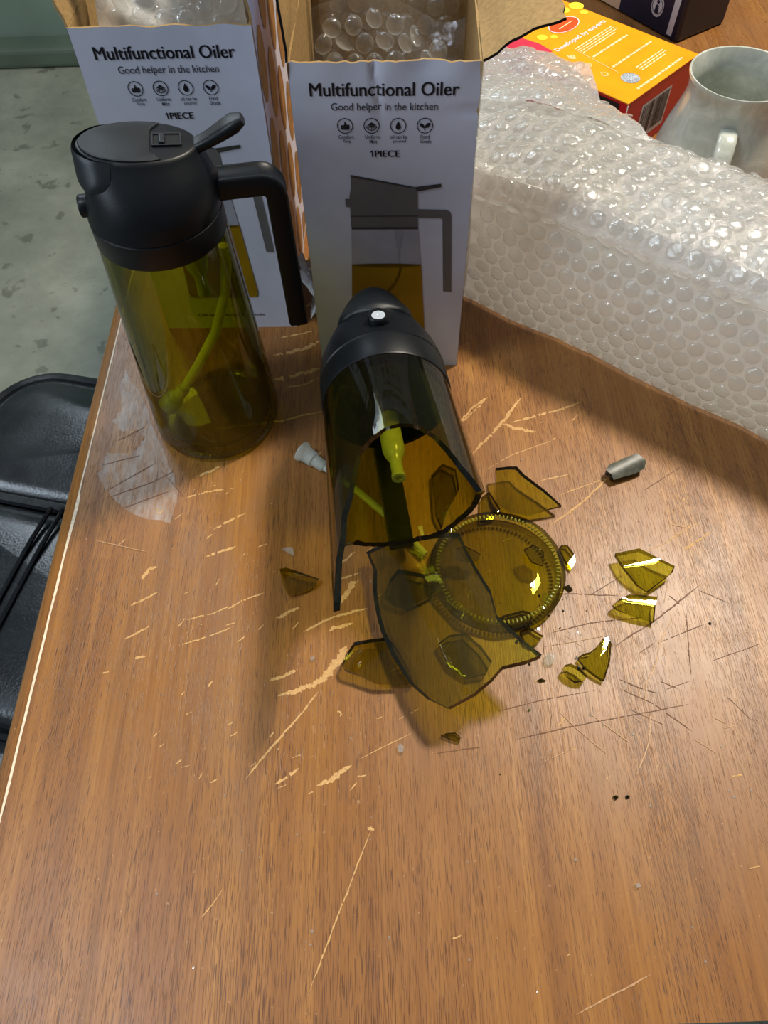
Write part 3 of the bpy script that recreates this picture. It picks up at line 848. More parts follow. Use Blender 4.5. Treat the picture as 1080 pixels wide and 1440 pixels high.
# ------------------------------------------------------------------ bubble wrap
def add_bubble(mb, p, n, t, r, h, seg=10):
    b = n.cross(t).normalized(); t = b.cross(n).normalized()
    prof = [(1.0, 0.0), (0.97, 0.35), (0.82, 0.72), (0.5, 0.95)]
    base = len(mb.v)
    for q, (rr, hh) in enumerate(prof):
        for k in range(seg):
            a = 2 * math.pi * k / seg; mb.v.append(tuple(p + (t * math.cos(a) + b * math.sin(a)) * (r * rr) + n * (h * hh)))
    mb.v.append(tuple(p + n * (h * (0.9 + 0.2 * random.random()))))
    for q in range(3):
        for k in range(seg):
            mb.f.append([base + q * seg + k, base + q * seg + (k + 1) % seg, base + (q + 1) * seg + (k + 1) % seg, base + (q + 1) * seg + k]); mb.mi.append(0)
    for k in range(seg): mb.f.append([base + 3 * seg + k, base + 3 * seg + (k + 1) % seg, base + 4 * seg]); mb.mi.append(0)


def wrap_sheet(fn, lu, lv, nu, nv, r, root, sheet_mat, bub_mat, flip=1, sheet_name='sheet', jitter=0.0, keep=None, hgt=0.55, seg=10):
    """fn(u,v) with u in [0,lu], v in [0,lv] metres gives a point; bubbles stand on the side of the normal"""
    mb = MB(); mb.grid([fn(lu * i / (nu - 1), lv * j / (nv - 1)) for i in range(nu) for j in range(nv)], nu, nv)
    o = mb.build(sheet_name, sheet_mat, root, smooth=True, fix=False)
    bm = MB(); pitch = r * 2.12; row = 0; v = r * 1.05; e = 0.0006
    while v < lv - r * .9:
        u = r * (1.05 if row % 2 == 0 else 2.1)
        while u < lu - r * .9:
            if keep is None or keep(u, v):
                p = Vector(fn(u, v)); tu = Vector(fn(u + e, v)) - p; tv = Vector(fn(u, v + e)) - p
                n = tu.cross(tv).normalized() * flip
                n = (n + Vector((random.uniform(-1, 1), random.uniform(-1, 1), random.uniform(-1, 1))) * jitter).normalized()
                add_bubble(bm, p, n, tu.normalized(), r * random.uniform(0.93, 1.0), r * hgt * random.uniform(0.65, 1.1), seg)
            u += pitch
        v += pitch * 0.88; row += 1
    ob = bm.build('bubbles', bub_mat, root, smooth=True, fix=False); ob['kind'] = 'stuff'
    for p_ in ob.data.polygons: p_.use_smooth = True
    return o, ob


# wrap inside the two boxes: a curled sheet along the walls and a fold across the middle
def box_wrap(box, label, seed, fold_y, ztop, mat_):
    root = empty('bubble_wrap', box.location + Vector((0, 0, 0.004)), box.rotation_euler.z)
    tag(root, label, 'bubble wrap')
    W2 = BW - 0.012

    def fn(u, v):
        x = -W2 / 2 + u
        z = 0.05 + v
        y = fold_y + 0.009 * math.sin(u * 70 + seed) + 0.012 * noise.noise((u * 28, v * 22, seed)) + 0.006 * noise.noise((u * 75, v * 70, seed + 4)) + 0.10 * max(0, v - 0.085)
        zz = z + 0.008 * noise.noise((u * 40, seed, 3)) * (v / 0.14)
        return (x, max(y, -BD / 2 + 0.013), zz)
    wrap_sheet(fn, W2, ztop - 0.05, 60, 70, 0.0048, root, mat_, 'wrap_film', flip=1, jitter=0.22, seg=16)

    def fn2(u, v):
        x = -W2 / 2 + u; z = 0.06 + v
        return (x, BD / 2 - 0.016 + 0.007 * noise.noise((u * 30, v * 25, seed + 9)), z)
    wrap_sheet(fn2, W2, ztop - 0.045, 50, 60, 0.0048, root, 'wrap_thin', 'wrap_thin', flip=1, jitter=0.1, sheet_name='back_sheet')
    return root


box_wrap(box_l, 'curled bubble wrap with large bubbles standing out of the left carton', 2.0, -0.038, 0.215, 'wrap_mid')
box_wrap(box_r, 'crumpled bubble wrap lying inside the right open carton', 6.0, -0.012, 0.182, 'wrap_thin')

# ------------------------------------------------------------------ bubble wrap parcel on the right
PE = Vector((0.79, -0.613, 0)); PN = Vector((0.613, 0.79, 0)); P0 = Vector((0.0617, 0.394, 0))
PH, PD, PL = 0.098, 0.112, 0.30
parcel = empty('bubble_wrap_parcel', P0 + PE * 0.14 + PN * 0.05)
tag(parcel, 'large bubble wrap parcel lying beside the right carton', 'parcel')
pc = Vector(parcel.location)
prof_pts = [(0.004, 0.002), (-0.001, 0.03), (0.0, 0.06), (0.002, 0.085), (0.010, 0.096), (0.022, 0.0985), (0.06, 0.097), (0.09, 0.093), (0.106, 0.083), (0.114, 0.06), (0.115, 0.03), (0.110, 0.002)]
acc = [0]
for a, b in zip(prof_pts, prof_pts[1:]): acc.append(acc[-1] + math.hypot(b[0] - a[0], b[1] - a[1]))
LV = acc[-1]


def prof_at(v):
    v = min(max(v, 0), LV - 1e-6); k = 0
    while acc[k + 1] < v: k += 1
    f = (v - acc[k]) / (acc[k + 1] - acc[k]); a, b = prof_pts[k], prof_pts[k + 1]
    return a[0] + (b[0] - a[0]) * f, a[1] + (b[1] - a[1]) * f


def parcel_fn(u, v, off=0.0):
    t, z = prof_at(v)
    s0 = -0.70 * t - 0.005
    s = s0 + u * (PL - s0) / PL
    topness = max(0, min(1, (z - 0.05) / 0.04))
    d = 0.0028 * noise.noise((u * 26, v * 34, 1.3)) + 0.0012 * noise.noise((u * 80, v * 95, 4.1)) * (0.35 + topness)
    if t > 0.015: d += 0.0030 * topness * noise.noise((u * 48 + 20, v * 60, 8.1))
    low = 0.016 * max(0, min(1, (0.06 - u) / 0.06)) * (1 if t > 0.02 else 0.3)     # left end sags
    zz = z - low * topness + (d if t > 0.012 and z > 0.07 else 0) + off * (1 if z > 0.09 else 0)
    tt = t + (d if z <= 0.085 else 0) * (-1 if t < 0.05 else 1)
    p = P0 + PE * s + PN * tt
    return (p.x - pc.x, p.y - pc.y, max(0.0008, zz))


wrap_sheet(parcel_fn, PL, LV, 150, 110, 0.0052, parcel, 'wrap_body', 'wrap_film', flip=1, jitter=0.16, hgt=0.37, sheet_name='outer_sheet')
for uu in (0.0005, PL - 0.0005):      # gathered film closing both ends
    rim = [parcel_fn(uu, LV * j / 47) for j in range(48)]
    cz = (sum(p[0] for p in rim) / 48, sum(p[1] for p in rim) / 48, 0.05)
    mb = MB(); P = []
    for f in (1.0, 0.8, 0.6, 0.4, 0.2):
        P += [(cz[0] + (p[0] - cz[0]) * f, cz[1] + (p[1] - cz[1]) * f, cz[2] + (p[2] - cz[2]) * f + 0.002 * noise.noise((f * 9, k_ * 0.4, uu))) for k_, p in enumerate(rim)]
    fs = [(r_ * 48 + j, r_ * 48 + (j + 1) % 48, (r_ + 1) * 48 + (j + 1) % 48, (r_ + 1) * 48 + j) for r_ in range(4) for j in range(48)] + [tuple(range(192, 240))]
    mb.add(P, fs); mb.build('end_sheet', 'wrap_body', parcel, smooth=True)


# loose end of the sheet draped back over the yellow box
def drape_fn(u, v):
    f = v / 0.135; g = u / 0.135
    t = 0.086 + v * 0.98
    s = -0.070 - 0.50 * v + u * (0.98 - 0.30 * f)
    z = 0.0955 - 0.016 * max(0, 1 - g * 2.2) - 0.034 * min(1, f * 1.7) ** 1.3
    z = max(z, 0.0565 if f > 0.25 else z)
    z += 0.0035 * noise.noise((u * 34, v * 34, 2.2)) + 0.0012 * noise.noise((u * 90, v * 90, 5.2))
    p = P0 + PE * s + PN * t
    return (p.x - pc.x, p.y - pc.y, z)


wrap_sheet(drape_fn, 0.135, 0.118, 70, 70, 0.0052, parcel, 'wrap_mid', 'wrap_film', flip=1, jitter=0.16, hgt=0.32, sheet_name='loose_end')

# scrap of wrap between the boxes
sc = empty('wrap_scrap', (-0.0436, 0.392, 0.002)); tag(sc, 'small white scrap of wrap between the two cartons', 'wrap scrap')


def scrap_fn(u, v): return (0.0045 * math.sin(v * 120) + 0.002 * noise.noise((u * 200, v * 150, 1)), u - 0.012, 0.004 + v + 0.002 * noise.noise((u * 150, v * 90, 7)))


wrap_sheet(scrap_fn, 0.024, 0.036, 20, 24, 0.0048, sc, 'wrap_body', 'wrap_film', jitter=0.1)

# ------------------------------------------------------------------ yellow and red box
OA = Vector((0.716, 0.698, 0)); OB = Vector((-0.698, 0.716, 0)); OF = Vector((0.186, 0.5431, 0)); OWd, OLn, OHt = 0.0936, 0.165, 0.05
ob = empty('tea_box', OF + OA * OWd / 2 + OB * OLn / 2, math.atan2(OA.y, OA.x))
ob.name = 'food_carton'
tag(ob, 'yellow topped red sided carton partly under the bubble wrap', 'box')
lx, ly = OWd / 2, OLn / 2
mb = MB(); mb.box((0, 0, OHt / 2 - 0.0004), (OWd - 0.0012, OLn - 0.0012, OHt - 0.0012)); bevel(mb.build('carton_body', 'red', ob), 0.0008)
mb = MB(); mb.box((0, 0, OHt - 0.0005), (OWd, OLn, 0.001)); top = bevel(mb.build('top_panel', 'yellow', ob), 0.0004)
pt = lambda a, b: (-lx + a, -ly + b, OHt + 0.0002)
pt2 = lambda a, b: (-lx + a, -ly + b, OHt + 0.0004)
print_on('slogan_print', [fit_text('Developed by experts', 0.0239, 0.0876, 0.0800, 0.0860, 0.015)], pt, 'label_white', top)
sh = []
for a0, a1, b0, k in ((0.036, 0.084, 0.0735, 4), (0.0355, 0.081, 0.0560, 1), (0.0335, 0.085, 0.0365, 1), (0.0450, 0.081, 0.0235, 3), (0.0205, 0.0805, 0.0055, 1)):
    for q in range(k):
        u = a0
        while u < a1 - (0.006 if q == k - 1 and k > 1 else 0):
            l = random.uniform(0.002, 0.0055); sh.append(rect2(u, b0 - q * 0.0026, min(u + l, a1), b0 - q * 0.0026 + (0.0011 if k > 1 else 0.0018))); u += l + 0.0009
print_on('small_print', sh, pt, 'pale_ink', top)
print_on('rule_print', [stroke2([(0.0352, 0.0735), (0.0300, 0.0300)], 0.0004)], pt, 'pale_ink', top)
sh = []
for dx, dy in ((-.0016, 0), (.0016, 0), (0, .0022), (0, -.0022)): sh.append(ring2(0.0245 + dx, 0.0690 + dy, 0.0008, 0.0015, 12))
sh += [ring2(0.0235, 0.0525, 0.0022, 0.0027, 16), stroke2([(0.0205, 0.0528), (0.0265, 0.0528)], 0.0005), ring2(0.0212, 0.0358, 0.0021, 0.0027, 16), disc2(0.0212, 0.0392, 0.0005, 8)]
print_on('symbol_print', sh, pt, 'pale_ink', top)
print_on('round_seal', [disc2(0.0296, 0.0188, 0.0072, 30)], pt, 'seal', top)
print_on('red_badge', [disc2(0.0604, 0.1035, 0.0150, 36, 0.0092)], pt, 'orange_red', top)
print_on('badge_rim', [ring2(0, 0, 1.0, 1.06, 40)], lambda a, b: pt2(0.0604 + a * 0.0150, 0.1035 + b * 0.0092), 'label_white', top)
print_on('badge_lettering', [stroke2([(0.052 + 0.0022 * q, 0.1016 + 0.0001 * q), (0.0536 + 0.0022 * q, 0.1018 + 0.0001 * q)], 0.0011) for q in range(8)], pt2, 'pale_ink', top)
for d_ in (disc2(0.0925, 0.1150, 0.0062, 20), disc2(0.0880, 0.1040, 0.0034, 18), disc2(0.0800, 0.1180, 0.005, 18), disc2(0.0400, 0.0975, 0.0030, 16), disc2(0.0330, 0.1040, 0.0042, 16)):
    print_on('spot_print', [d_], pt, 'glow_ink', top)
print_on('pink_panel', [poly2([(0.0008, 0.085), (0.0215, 0.085), (0.024, 0.10), (0.020, 0.125), (0.0008, 0.13)])], pt, 'pink', top)
fr_ = lambda a, z: (-lx + 0.0006 + a * 0, -ly, z)
pr = lambda a, z: (-lx + a, -ly + 0.0004, z)
print_on('barcode_label', [rect2(0.024, 0.008, 0.064, 0.0385)], pr, 'label_grey', ob)
rb = random.Random(5); sh = []; a = 0.0265
while a < 0.0615:
    wv = rb.choice([0.0006, 0.0006, 0.0011, 0.0016]); sh.append(rect2(a, 0.0115, min(a + wv, 0.062), 0.0368)); a += wv + rb.choice([0.0006, 0.0009, 0.0013])
print_on('barcode', sh, lambda a, z: (-lx + a, -ly + 0.0002, z), 'ink', ob)
ps = lambda b, z: (-lx + 0.0004, -ly + b, z); ps2 = lambda b, z: (-lx + 0.0002, -ly + b, z)
print_on('side_photo', [rect2(0.0070, 0.008, 0.0400, 0.0470)], ps, 'ink', ob)
print_on('side_photo_patch', [poly2([(0.012, 0.022), (0.026, 0.022), (0.028, 0.042), (0.014, 0.044)]), disc2(0.033, 0.035, 0.003, 14)], ps2, 'label_white', ob)
mb = MB(); mb.box((-lx - 0.0001, -ly - 0.0001, 0.0245), (0.0006, 0.0006, 0.048)); tag(mb.build('worn_corner', 'label_white', ob), 'white worn corner edge')

# ------------------------------------------------------------------ navy carton behind it
nA = Vector((0.2773 - 0.2218, 0.7249 - 0.8118, 0)).normalized(); nB = Vector((-nA.y, nA.x, 0))
NW, ND, NH = 0.17, 0.062, 0.16
nc0 = Vector((0.2773, 0.7249, 0))
nv = empty('navy_carton', nc0 - nA * NW / 2 + nB * ND / 2, math.atan2(nA.y, nA.x)); tag(nv, 'navy and tan carton standing at the far end of the table', 'box')
mb = MB(); mb.box((0, 0, NH / 2), (NW, ND, NH)); nb = bevel(mb.build('carton_body', 'dark_side', nv), 0.003, 3)
pf = lambda a, z: (NW / 2 - a, -ND / 2 - 0.0003, z); pf2 = lambda a, z: (NW / 2 - a, -ND / 2 - 0.0006, z)
print_on('navy_panel', [rect2(0.004, 0.002, 0.074, NH - 0.003)], pf, 'navy', nb)
print_on('tan_panel', [rect2(0.074, 0.002, NW - 0.003, NH - 0.003)], pf, 'tan', nb)
print_on('pale_stripe', [poly2([(0.007, 0.004), (0.013, 0.004), (0.011, NH - .01), (0.003, NH - .01)])], pf2, 'label_grey', nb)
print_on('round_emblem', [disc2(0.030, 0.021, 0.0072, 28, 0.0088)], pf2, 'label_grey', nb)
pf3 = lambda a, z: (NW / 2 - a, -ND / 2 - 0.0009, z)
print_on('emblem_figure', [ring2(0.030, 0.021, 0.0058, 0.0064, 24), disc2(0.030, 0.0245, 0.0016, 12), poly2([(0.0325, 0.0155), (0.0278, 0.0155), (0.0285, 0.0215), (0.0298, 0.0225), (0.0316, 0.0215)])], pf3, 'navy', nb)
print_on('side_lettering', [rect2(0.008 + q * 0.004, 0.09, 0.010 + q * 0.004, 0.105) for q in range(5)], lambda a, z: (NW / 2 + 0.0003, -ND / 2 + a + 0.01, z), 'pale_ink', nb)

# ------------------------------------------------------------------ mug
mg = empty('mug', (0.2473, 0.5119, 0)); tag(mg, 'pale celadon glazed mug behind the bubble wrap', 'mug')
pr_out = [(0.0, 0.0015), (0.026, 0.0015), (0.0275, 0.0), (0.031, 0.0), (0.036, 0.004), (0.0415, 0.012), (0.0440, 0.022), (0.0430, 0.034), (0.0395, 0.048), (0.0355, 0.060), (0.0330, 0.069), (0.0328, 0.076), (0.0340, 0.082), (0.0352, 0.0850), (0.0350, 0.0862), (0.0338, 0.0860)]
pr_in = [(0.0318, 0.0815), (0.0300, 0.075), (0.0302, 0.069), (0.0325, 0.060), (0.0365, 0.048), (0.0400, 0.034), (0.0408, 0.022), (0.0370, 0.010), (0.028, 0.006), (0.0, 0.0055)]
mb = MB(); mb.lathe(pr_out + pr_in, 64); mb.build('mug_body', 'celadon', mg, smooth=True)
hd = Vector((-0.34, -0.94, 0)).normalized(); hs = Vector((-hd.y, hd.x, 0))
pts = []
for k in range(15):
    a = R(100 - 200 * k / 14); rr = 0.0365 + 0.020 * math.cos(a) ** 0.8 if math.cos(a) > 0 else 0.0365
    pts.append(hd * rr + Vector((0, 0, 0.043 + 0.022 * math.sin(a))))
mb = MB(); mb.tube(pts, 1.0, section=[(x, y) for x, y in rrect(0.0065, 0.0125, 0.003, 3)]); mb.build('mug_handle', 'celadon', mg, smooth=True)

# ================================================================== OIL BOTTLES
GZ = 0.120            # where the head meets the glass


def gr(z): return 0.0375 + (0.032 - 0.0375) * max(0.0, min(1.0, z / GZ))


def head_parts(root, with_handle=True):
    """the black spray head: same parts for both bottles (axis +z, handle on +x, spout on -x)"""
    seg = 72
    rings = [(0.1185, 0.0300, 0.0300, 0, 0), (0.1185, 0.0324, 0.0324, 0, 0), (0.1195, 0.0328, 0.0328, 0, 0), (0.1335, 0.0326, 0.0326, 0, 0), (0.1342, 0.0320, 0.0320, 0, 0), (0.1349, 0.0326, 0.0326, 0, 0), (0.142, 0.0322, 0.0322, 0.001, 0),
             (0.150, 0.0312, 0.0310, 0.0018, 0), (0.157, 0.0302, 0.0278, 0.0016, -0.03), (0.163, 0.0290, 0.0238, 0.0010, -0.06), (0.168, 0.0276, 0.0203, 0.0004, -0.09), (0.1715, 0.0270, 0.0178, 0.0002, -0.12), (0.1730, 0.0264, 0.0170, 0.0002, -0.13), (0.1735, 0.0254, 0.0160, 0.0002, -0.13), (0.1735, 0.0, 0.0, 0.0002, -0.13)]
    P = []
    for i in range(seg):
        a = 2 * math.pi * i / seg
        for z, A, B, cx, sl in rings:
            x = cx + A * math.cos(a); P.append((x, B * math.sin(a), z + sl * x))
    mb = MB(); mb.grid(P, seg, len(rings), True); out = [mb.build('head_shell', 'black', root, smooth=True)]

    def surf(z, a, off):
        k = 0
        while k < len(rings) - 2 and rings[k + 1][0] < z: k += 1
        r0, r1 = rings[k], rings[k + 1]; f = (z - r0[0]) / max(1e-6, r1[0] - r0[0]); f = min(1, max(0, f))
        A = r0[1] + (r1[1] - r0[1]) * f + off; B = r0[2] + (r1[2] - r0[2]) * f + off; cx = r0[3] + (r1[3] - r0[3]) * f; sl = r0[4] + (r1[4] - r0[4]) * f
        x = cx + A * math.cos(a); return Vector((x, B * math.sin(a), z + sl * x))
    # flip lid: plate over the spout half with a rounded tongue down the front
    zl = lambda x: 0.1735 - 0.13 * x
    pts = []
    for k in range(33):
        a = R(66 + (294 - 66) * k / 32); pts.append((0.0002 + 0.0254 * math.cos(a), 0.0160 * math.sin(a)))
    pts += [(0.0088, -0.0120), (0.0065, -0.0095), (0.0060, -0.005), (0.0060, 0.005), (0.0065, 0.0095), (0.0088, 0.0120)]
    n = len(pts); vs = [(x, y, zl(x) + 0.0002) for x, y in pts] + [(x, y, zl(x) + 0.0006) for x, y in pts] + [(x * 0.965 - 0.0004, y * 0.96, zl(x) + 0.0010) for x, y in pts]
    fs = [(i, (i + 1) % n, n + (i + 1) % n, n + i) for i in range(n)] + [(n + i, n + (i + 1) % n, 2 * n + (i + 1) % n, 2 * n + i) for i in range(n)] + [tuple(range(2 * n, 3 * n))]
    mb = MB(); mb.add(vs, fs); lid = mb.build('flip_lid', 'black_lid', root, smooth=True); out.append(lid)
    nu, nv = 26, 16; P = []
    for i in range(nu):
        q = -1 + 2 * i / (nu - 1)
        for j in range(nv):
            f = j / (nv - 1)
            half = R(62) * (1 - (1 - f) ** 2.6) ** 0.5 + R(2)
            zlow = 0.1555
            z = zlow + (0.1731 - zlow) * f
            ed = min(1.0, 5.0 * (1 - abs(q)), 6.0 * f + 0.0)
            P.append(surf(z, math.pi + q * half, 0.0002 + 0.0017 * ed))
    mb = MB(); mb.grid(P, nu, nv); out.append(mb.build('spout_cover', 'black_lid', lid, smooth=True, fix=False))
    # slide catch in the plate
    rot = Matrix.Rotation(math.atan(0.13), 3, 'Y')
    mb = MB(); mb.box((0.0135, 0.0005, zl(0.0135) + 0.0002), (0.0120, 0.0085, 0.0008), 0, rot); rc = mb.build('catch_recess', 'dark_gap', root); out.append(rc)
    mb = MB()
    for c, d in (((0.0135, 0.0050, 0.0007), (0.0132, 0.0008, 0.0010)), ((0.0135, -0.0040, 0.0007), (0.0132, 0.0008, 0.0010)), ((0.0198, 0.0005, 0.0007), (0.0008, 0.0085, 0.0010)), ((0.0072, 0.0005, 0.0007), (0.0008, 0.0085, 0.0010))):
        mb.box((c[0], c[1], zl(c[0]) + c[2]), d, 0, rot)
    out.append(mb.build('catch_rim', 'black_lid', root))
    mb = MB(); mb.box((0.0115, 0.0005, zl(0.0115) + 0.0012), (0.0026, 0.0070, 0.0020), 0, rot); out.append(bevel(mb.build('slide_catch', 'black_lid', root), 0.0006))
    # trigger lever
    sec = rrect(0.0062, 0.0105, 0.0026, 4)
    pts = [(0.018, 0, 0.1655), (0.0265, 0, 0.1675), (0.033, 0, 0.1705), (0.040, 0, 0.1745), (0.045, 0, 0.1775), (0.0492, 0, 0.1795)]
    mb = MB(); mb.tube(pts, [0.95, 0.9, 0.95, 1.08, 1.12, 0.7], section=sec); out.append(mb.build('trigger_lever', 'black', root, smooth=True))
    # nozzle
    fr = Matrix.Translation((-0.0275, 0, 0.1450)) @ Matrix.Rotation(R(-90), 4, 'Y')
    mb = MB(); mb.lathe([(0.0, 0.0), (0.0052, 0.0), (0.0054, 0.004), (0.0054, 0.0066), (0.0050, 0.0072), (0.0038, 0.0072), (0.0036, 0.0056), (0.0, 0.0056)], 28, frame=fr); nz = mb.build('nozzle', 'black', root, smooth=True); out.append(nz)
    mb = MB(); mb.lathe([(0.0, 0.0057), (0.0034, 0.0057), (0.0034, 0.0067), (0.0026, 0.0069), (0.0008, 0.0066), (0.0, 0.0060)], 24, frame=fr); ni = mb.build('nozzle_insert', 'white_plastic', nz, smooth=True); ni['label'] = 'white insert inside the nozzle'; out.append(ni)
    # handle
    pts = [(0.026, 0, 0.1525), (0.034, 0, 0.1527), (0.047, 0, 0.1525)]
    for k in range(9):
        a = R(90 - 90 * k / 8); pts.append((0.0495 + 0.007 * math.cos(a), 0, 0.1455 + 0.007 * math.sin(a)))
    pts += [(0.0566, 0, 0.140), (0.0568, 0, 0.128), (0.0572, 0, 0.108), (0.0576, 0, 0.088), (0.0578, 0, 0.0725)]
    sec = [(-0.0044, -0.0062), (0.0030, -0.0066), (0.0048, -0.0060), (0.0052, -0.0048), (0.0046, -0.0038), (0.0042, 0.0), (0.0046, 0.0038), (0.0052, 0.0048), (0.0048, 0.0060), (0.0030, 0.0066), (-0.0044, 0.0062), (-0.0052, 0.0045), (-0.0053, 0.0), (-0.0052, -0.0045)]
    mb = MB(); mb.tube(pts, 1.0, section=sec); out.append(bevel(mb.build('handle', 'black', root, smooth=True), 0.001, 2))
    # pump inlet inside the neck
    mb = MB(); mb.lathe([(0.0, 0.119), (0.0056, 0.119), (0.0056, 0.097), (0.0050, 0.094), (0.0042, 0.092), (0.0030, 0.0895), (0.0030, 0.081), (0.0034, 0.080), (0.0034, 0.078), (0.0018, 0.078), (0.0016, 0.084), (0.0, 0.084)], 24, frame=Matrix.Translation((0.011, 0.0, 0)))
    pi_ = mb.build('pump_inlet', 'tube', root, smooth=True); pi_['label'] = 'lime translucent pump inlet'; out.append(pi_)
    return out


# ---- intact bottle (its glass is a little longer and its neck narrower)
SB = empty('oil_bottle', (-0.0986, 0.3060, 0), R(9)); tag(SB, 'intact olive glass oil spray bottle standing upright', 'bottle')
GZ2 = 0.1335


def gr2(z): return 0.0375 + (0.0302 - 0.0375) * max(0.0, min(1.0, z / GZ2))


for o in head_parts(SB):
    if o.parent is not SB: continue
    if o.name.startswith('handle'):
        o.scale = (0.97, 1.0, 1.05); o.location.z = -0.0080
    elif o.name.startswith('nozzle'):
        o.scale = (0.92, 0.925, 0.9); o.location.z = GZ2 - 0.1185 * 0.9 - 0.0075
    elif o.name.startswith('pump'):
        o.location.z = 0.0150
    else:
        o.scale = (0.92, 0.925, 0.77); o.location.z = GZ2 - 0.1185 * 0.77
outer = [(0.0, 0.0016), (0.024, 0.0016), (0.030, 0.0), (0.0325, 0.0003), (0.0352, 0.0018), (0.0367, 0.0045), (0.0370, 0.009)] + [(gr2(z), z) for z in (0.02, 0.04, 0.06, 0.08, 0.10, 0.12, 0.1345)]
inner = [(gr2(z) - 0.0028, z) for z in (0.1345, 0.12, 0.10, 0.08, 0.06, 0.04, 0.02)] + [(0.0336, 0.012), (0.0316, 0.0085), (0.027, 0.0068), (0.0, 0.0062)]
mb = MB(); mb.lathe(outer + inner, 96); mb.build('glass_body', 'glass_clean', SB, smooth=True)
mb = MB()
for k in range(70):   # knurled ring under the base
    a = 2 * math.pi * k / 70; mb.box((0.0316 * math.cos(a), 0.0316 * math.sin(a), 0.0006), (0.0016, 0.0006, 0.0007), 0, Matrix.Rotation(a, 3, 'Z'))
mb.build('base_knurling', 'glass', SB)['kind'] = 'stuff'
tip = Vector((-0.0262, -0.0005, 0.0160))
pts = [Vector((0.0255, 0.002, 0.1185)), Vector((0.0250, 0.002, 0.108)), Vector((0.021, 0.001, 0.090)), Vector((0.011, 0.0, 0.066)), Vector((-0.003, 0, 0.044)), Vector((-0.012, 0, 0.031)), Vector((-0.0170, -0.0003, 0.0250))]
mb = MB(); mb.tube(pts, 0.0026, 12); tb = mb.build('dip_tube', 'tube_lightened', SB, smooth=True); tb['label'] = 'lime tinted dip tube'
dq = (tip - pts[-1]).normalized()
fr = Matrix.Translation(pts[-1] - dq * 0.003) @ dq.to_track_quat('Z', 'Y').to_matrix().to_4x4()
mb = MB(); mb.lathe([(0.0, 0.0), (0.0036, 0.0), (0.0036, 0.006), (0.0044, 0.007), (0.0046, 0.009), (0.0055, 0.0095), (0.0060, 0.016), (0.0060, 0.0175), (0.0, 0.0175)], 20, frame=fr); mb.build('tube_filter', 'tube_lightened', SB, smooth=True)

# ---- broken bottle lying on its handle
uz = Vector((-0.1032, 0.9898, -0.0977)).normalized(); ux = Vector((0, 0, -1)); ux = (ux - uz * ux.dot(uz)).normalized(); uy = uz.cross(ux)
BM = Matrix((ux, uy, uz)).transposed().to_4x4(); BM.translation = Vector((0.0156, 0.1371, 0.0768))
BB = empty('broken_bottle', mat=BM); tag(BB, 'broken olive glass oil spray bottle lying with its jagged mouth toward the front', 'bottle')
head_parts(BB)
brk = [(-181, .070), (-166, .068), (-155, .0627), (-146, .0558), (-137.6, .048), (-126.7, .0431), (-120, .0407), (-113, .043), (-100, .0500), (-86, .0548), (-67.6, .0555), (-48, .0566), (-34, .0553), (-11, .0565), (18, .055), (30, .0539), (48, .0514), (64, .0446), (72, .035), (80, .018), (86, .007), (94, -.0002), (102.4, .0013), (107.4, .0081), (113, .0171), (121, .0238), (124.4, .0334), (133, .041), (138.7, .050), (145, .060), (155.7, .0648), (167.6, .0687), (181, .070)]
bt, bz = [b[0] for b in brk], [b[1] for b in brk]
seg, nv = 240, 26
mbo = MB(); Po = []; Pi = []
for i in range(seg):
    th = -180 + 360 * i / seg; z0 = float(np.interp(th, bt, bz)) + 0.0004 * noise.noise((th * 0.35, 3, 1)); a = R(th)
    z0i = z0 + 0.0006 + 0.0007 * noise.noise((th * 0.12, 8, 2))
    for j in range(nv):
        f = j / (nv - 1)
        z = z0 + (0.1215 - z0) * f; r_ = gr(z); Po.append((r_ * math.cos(a), r_ * math.sin(a), z))
        z = z0i + (0.1215 - z0i) * f; r_ = gr(z) - 0.0028; Pi.append((r_ * math.cos(a), r_ * math.sin(a), z))
mbo.grid(Po, seg, nv, True, 0); mbo.grid(Pi, seg, nv, True, 0)
o_ = seg * nv
for i in range(seg):
    a = i * nv; b = ((i + 1) % seg) * nv; mbo.f.append([a, b, b + o_, a + o_]); mbo.mi.append(1)
    a += nv - 1; b += nv - 1; mbo.f.append([a, b, b + o_, a + o_]); mbo.mi.append(0)
mbo.build('glass_body', ['glass_dusty', 'glass_edge'], BB, smooth=True)

# ================================================================== SHARDS
GT = 0.0028


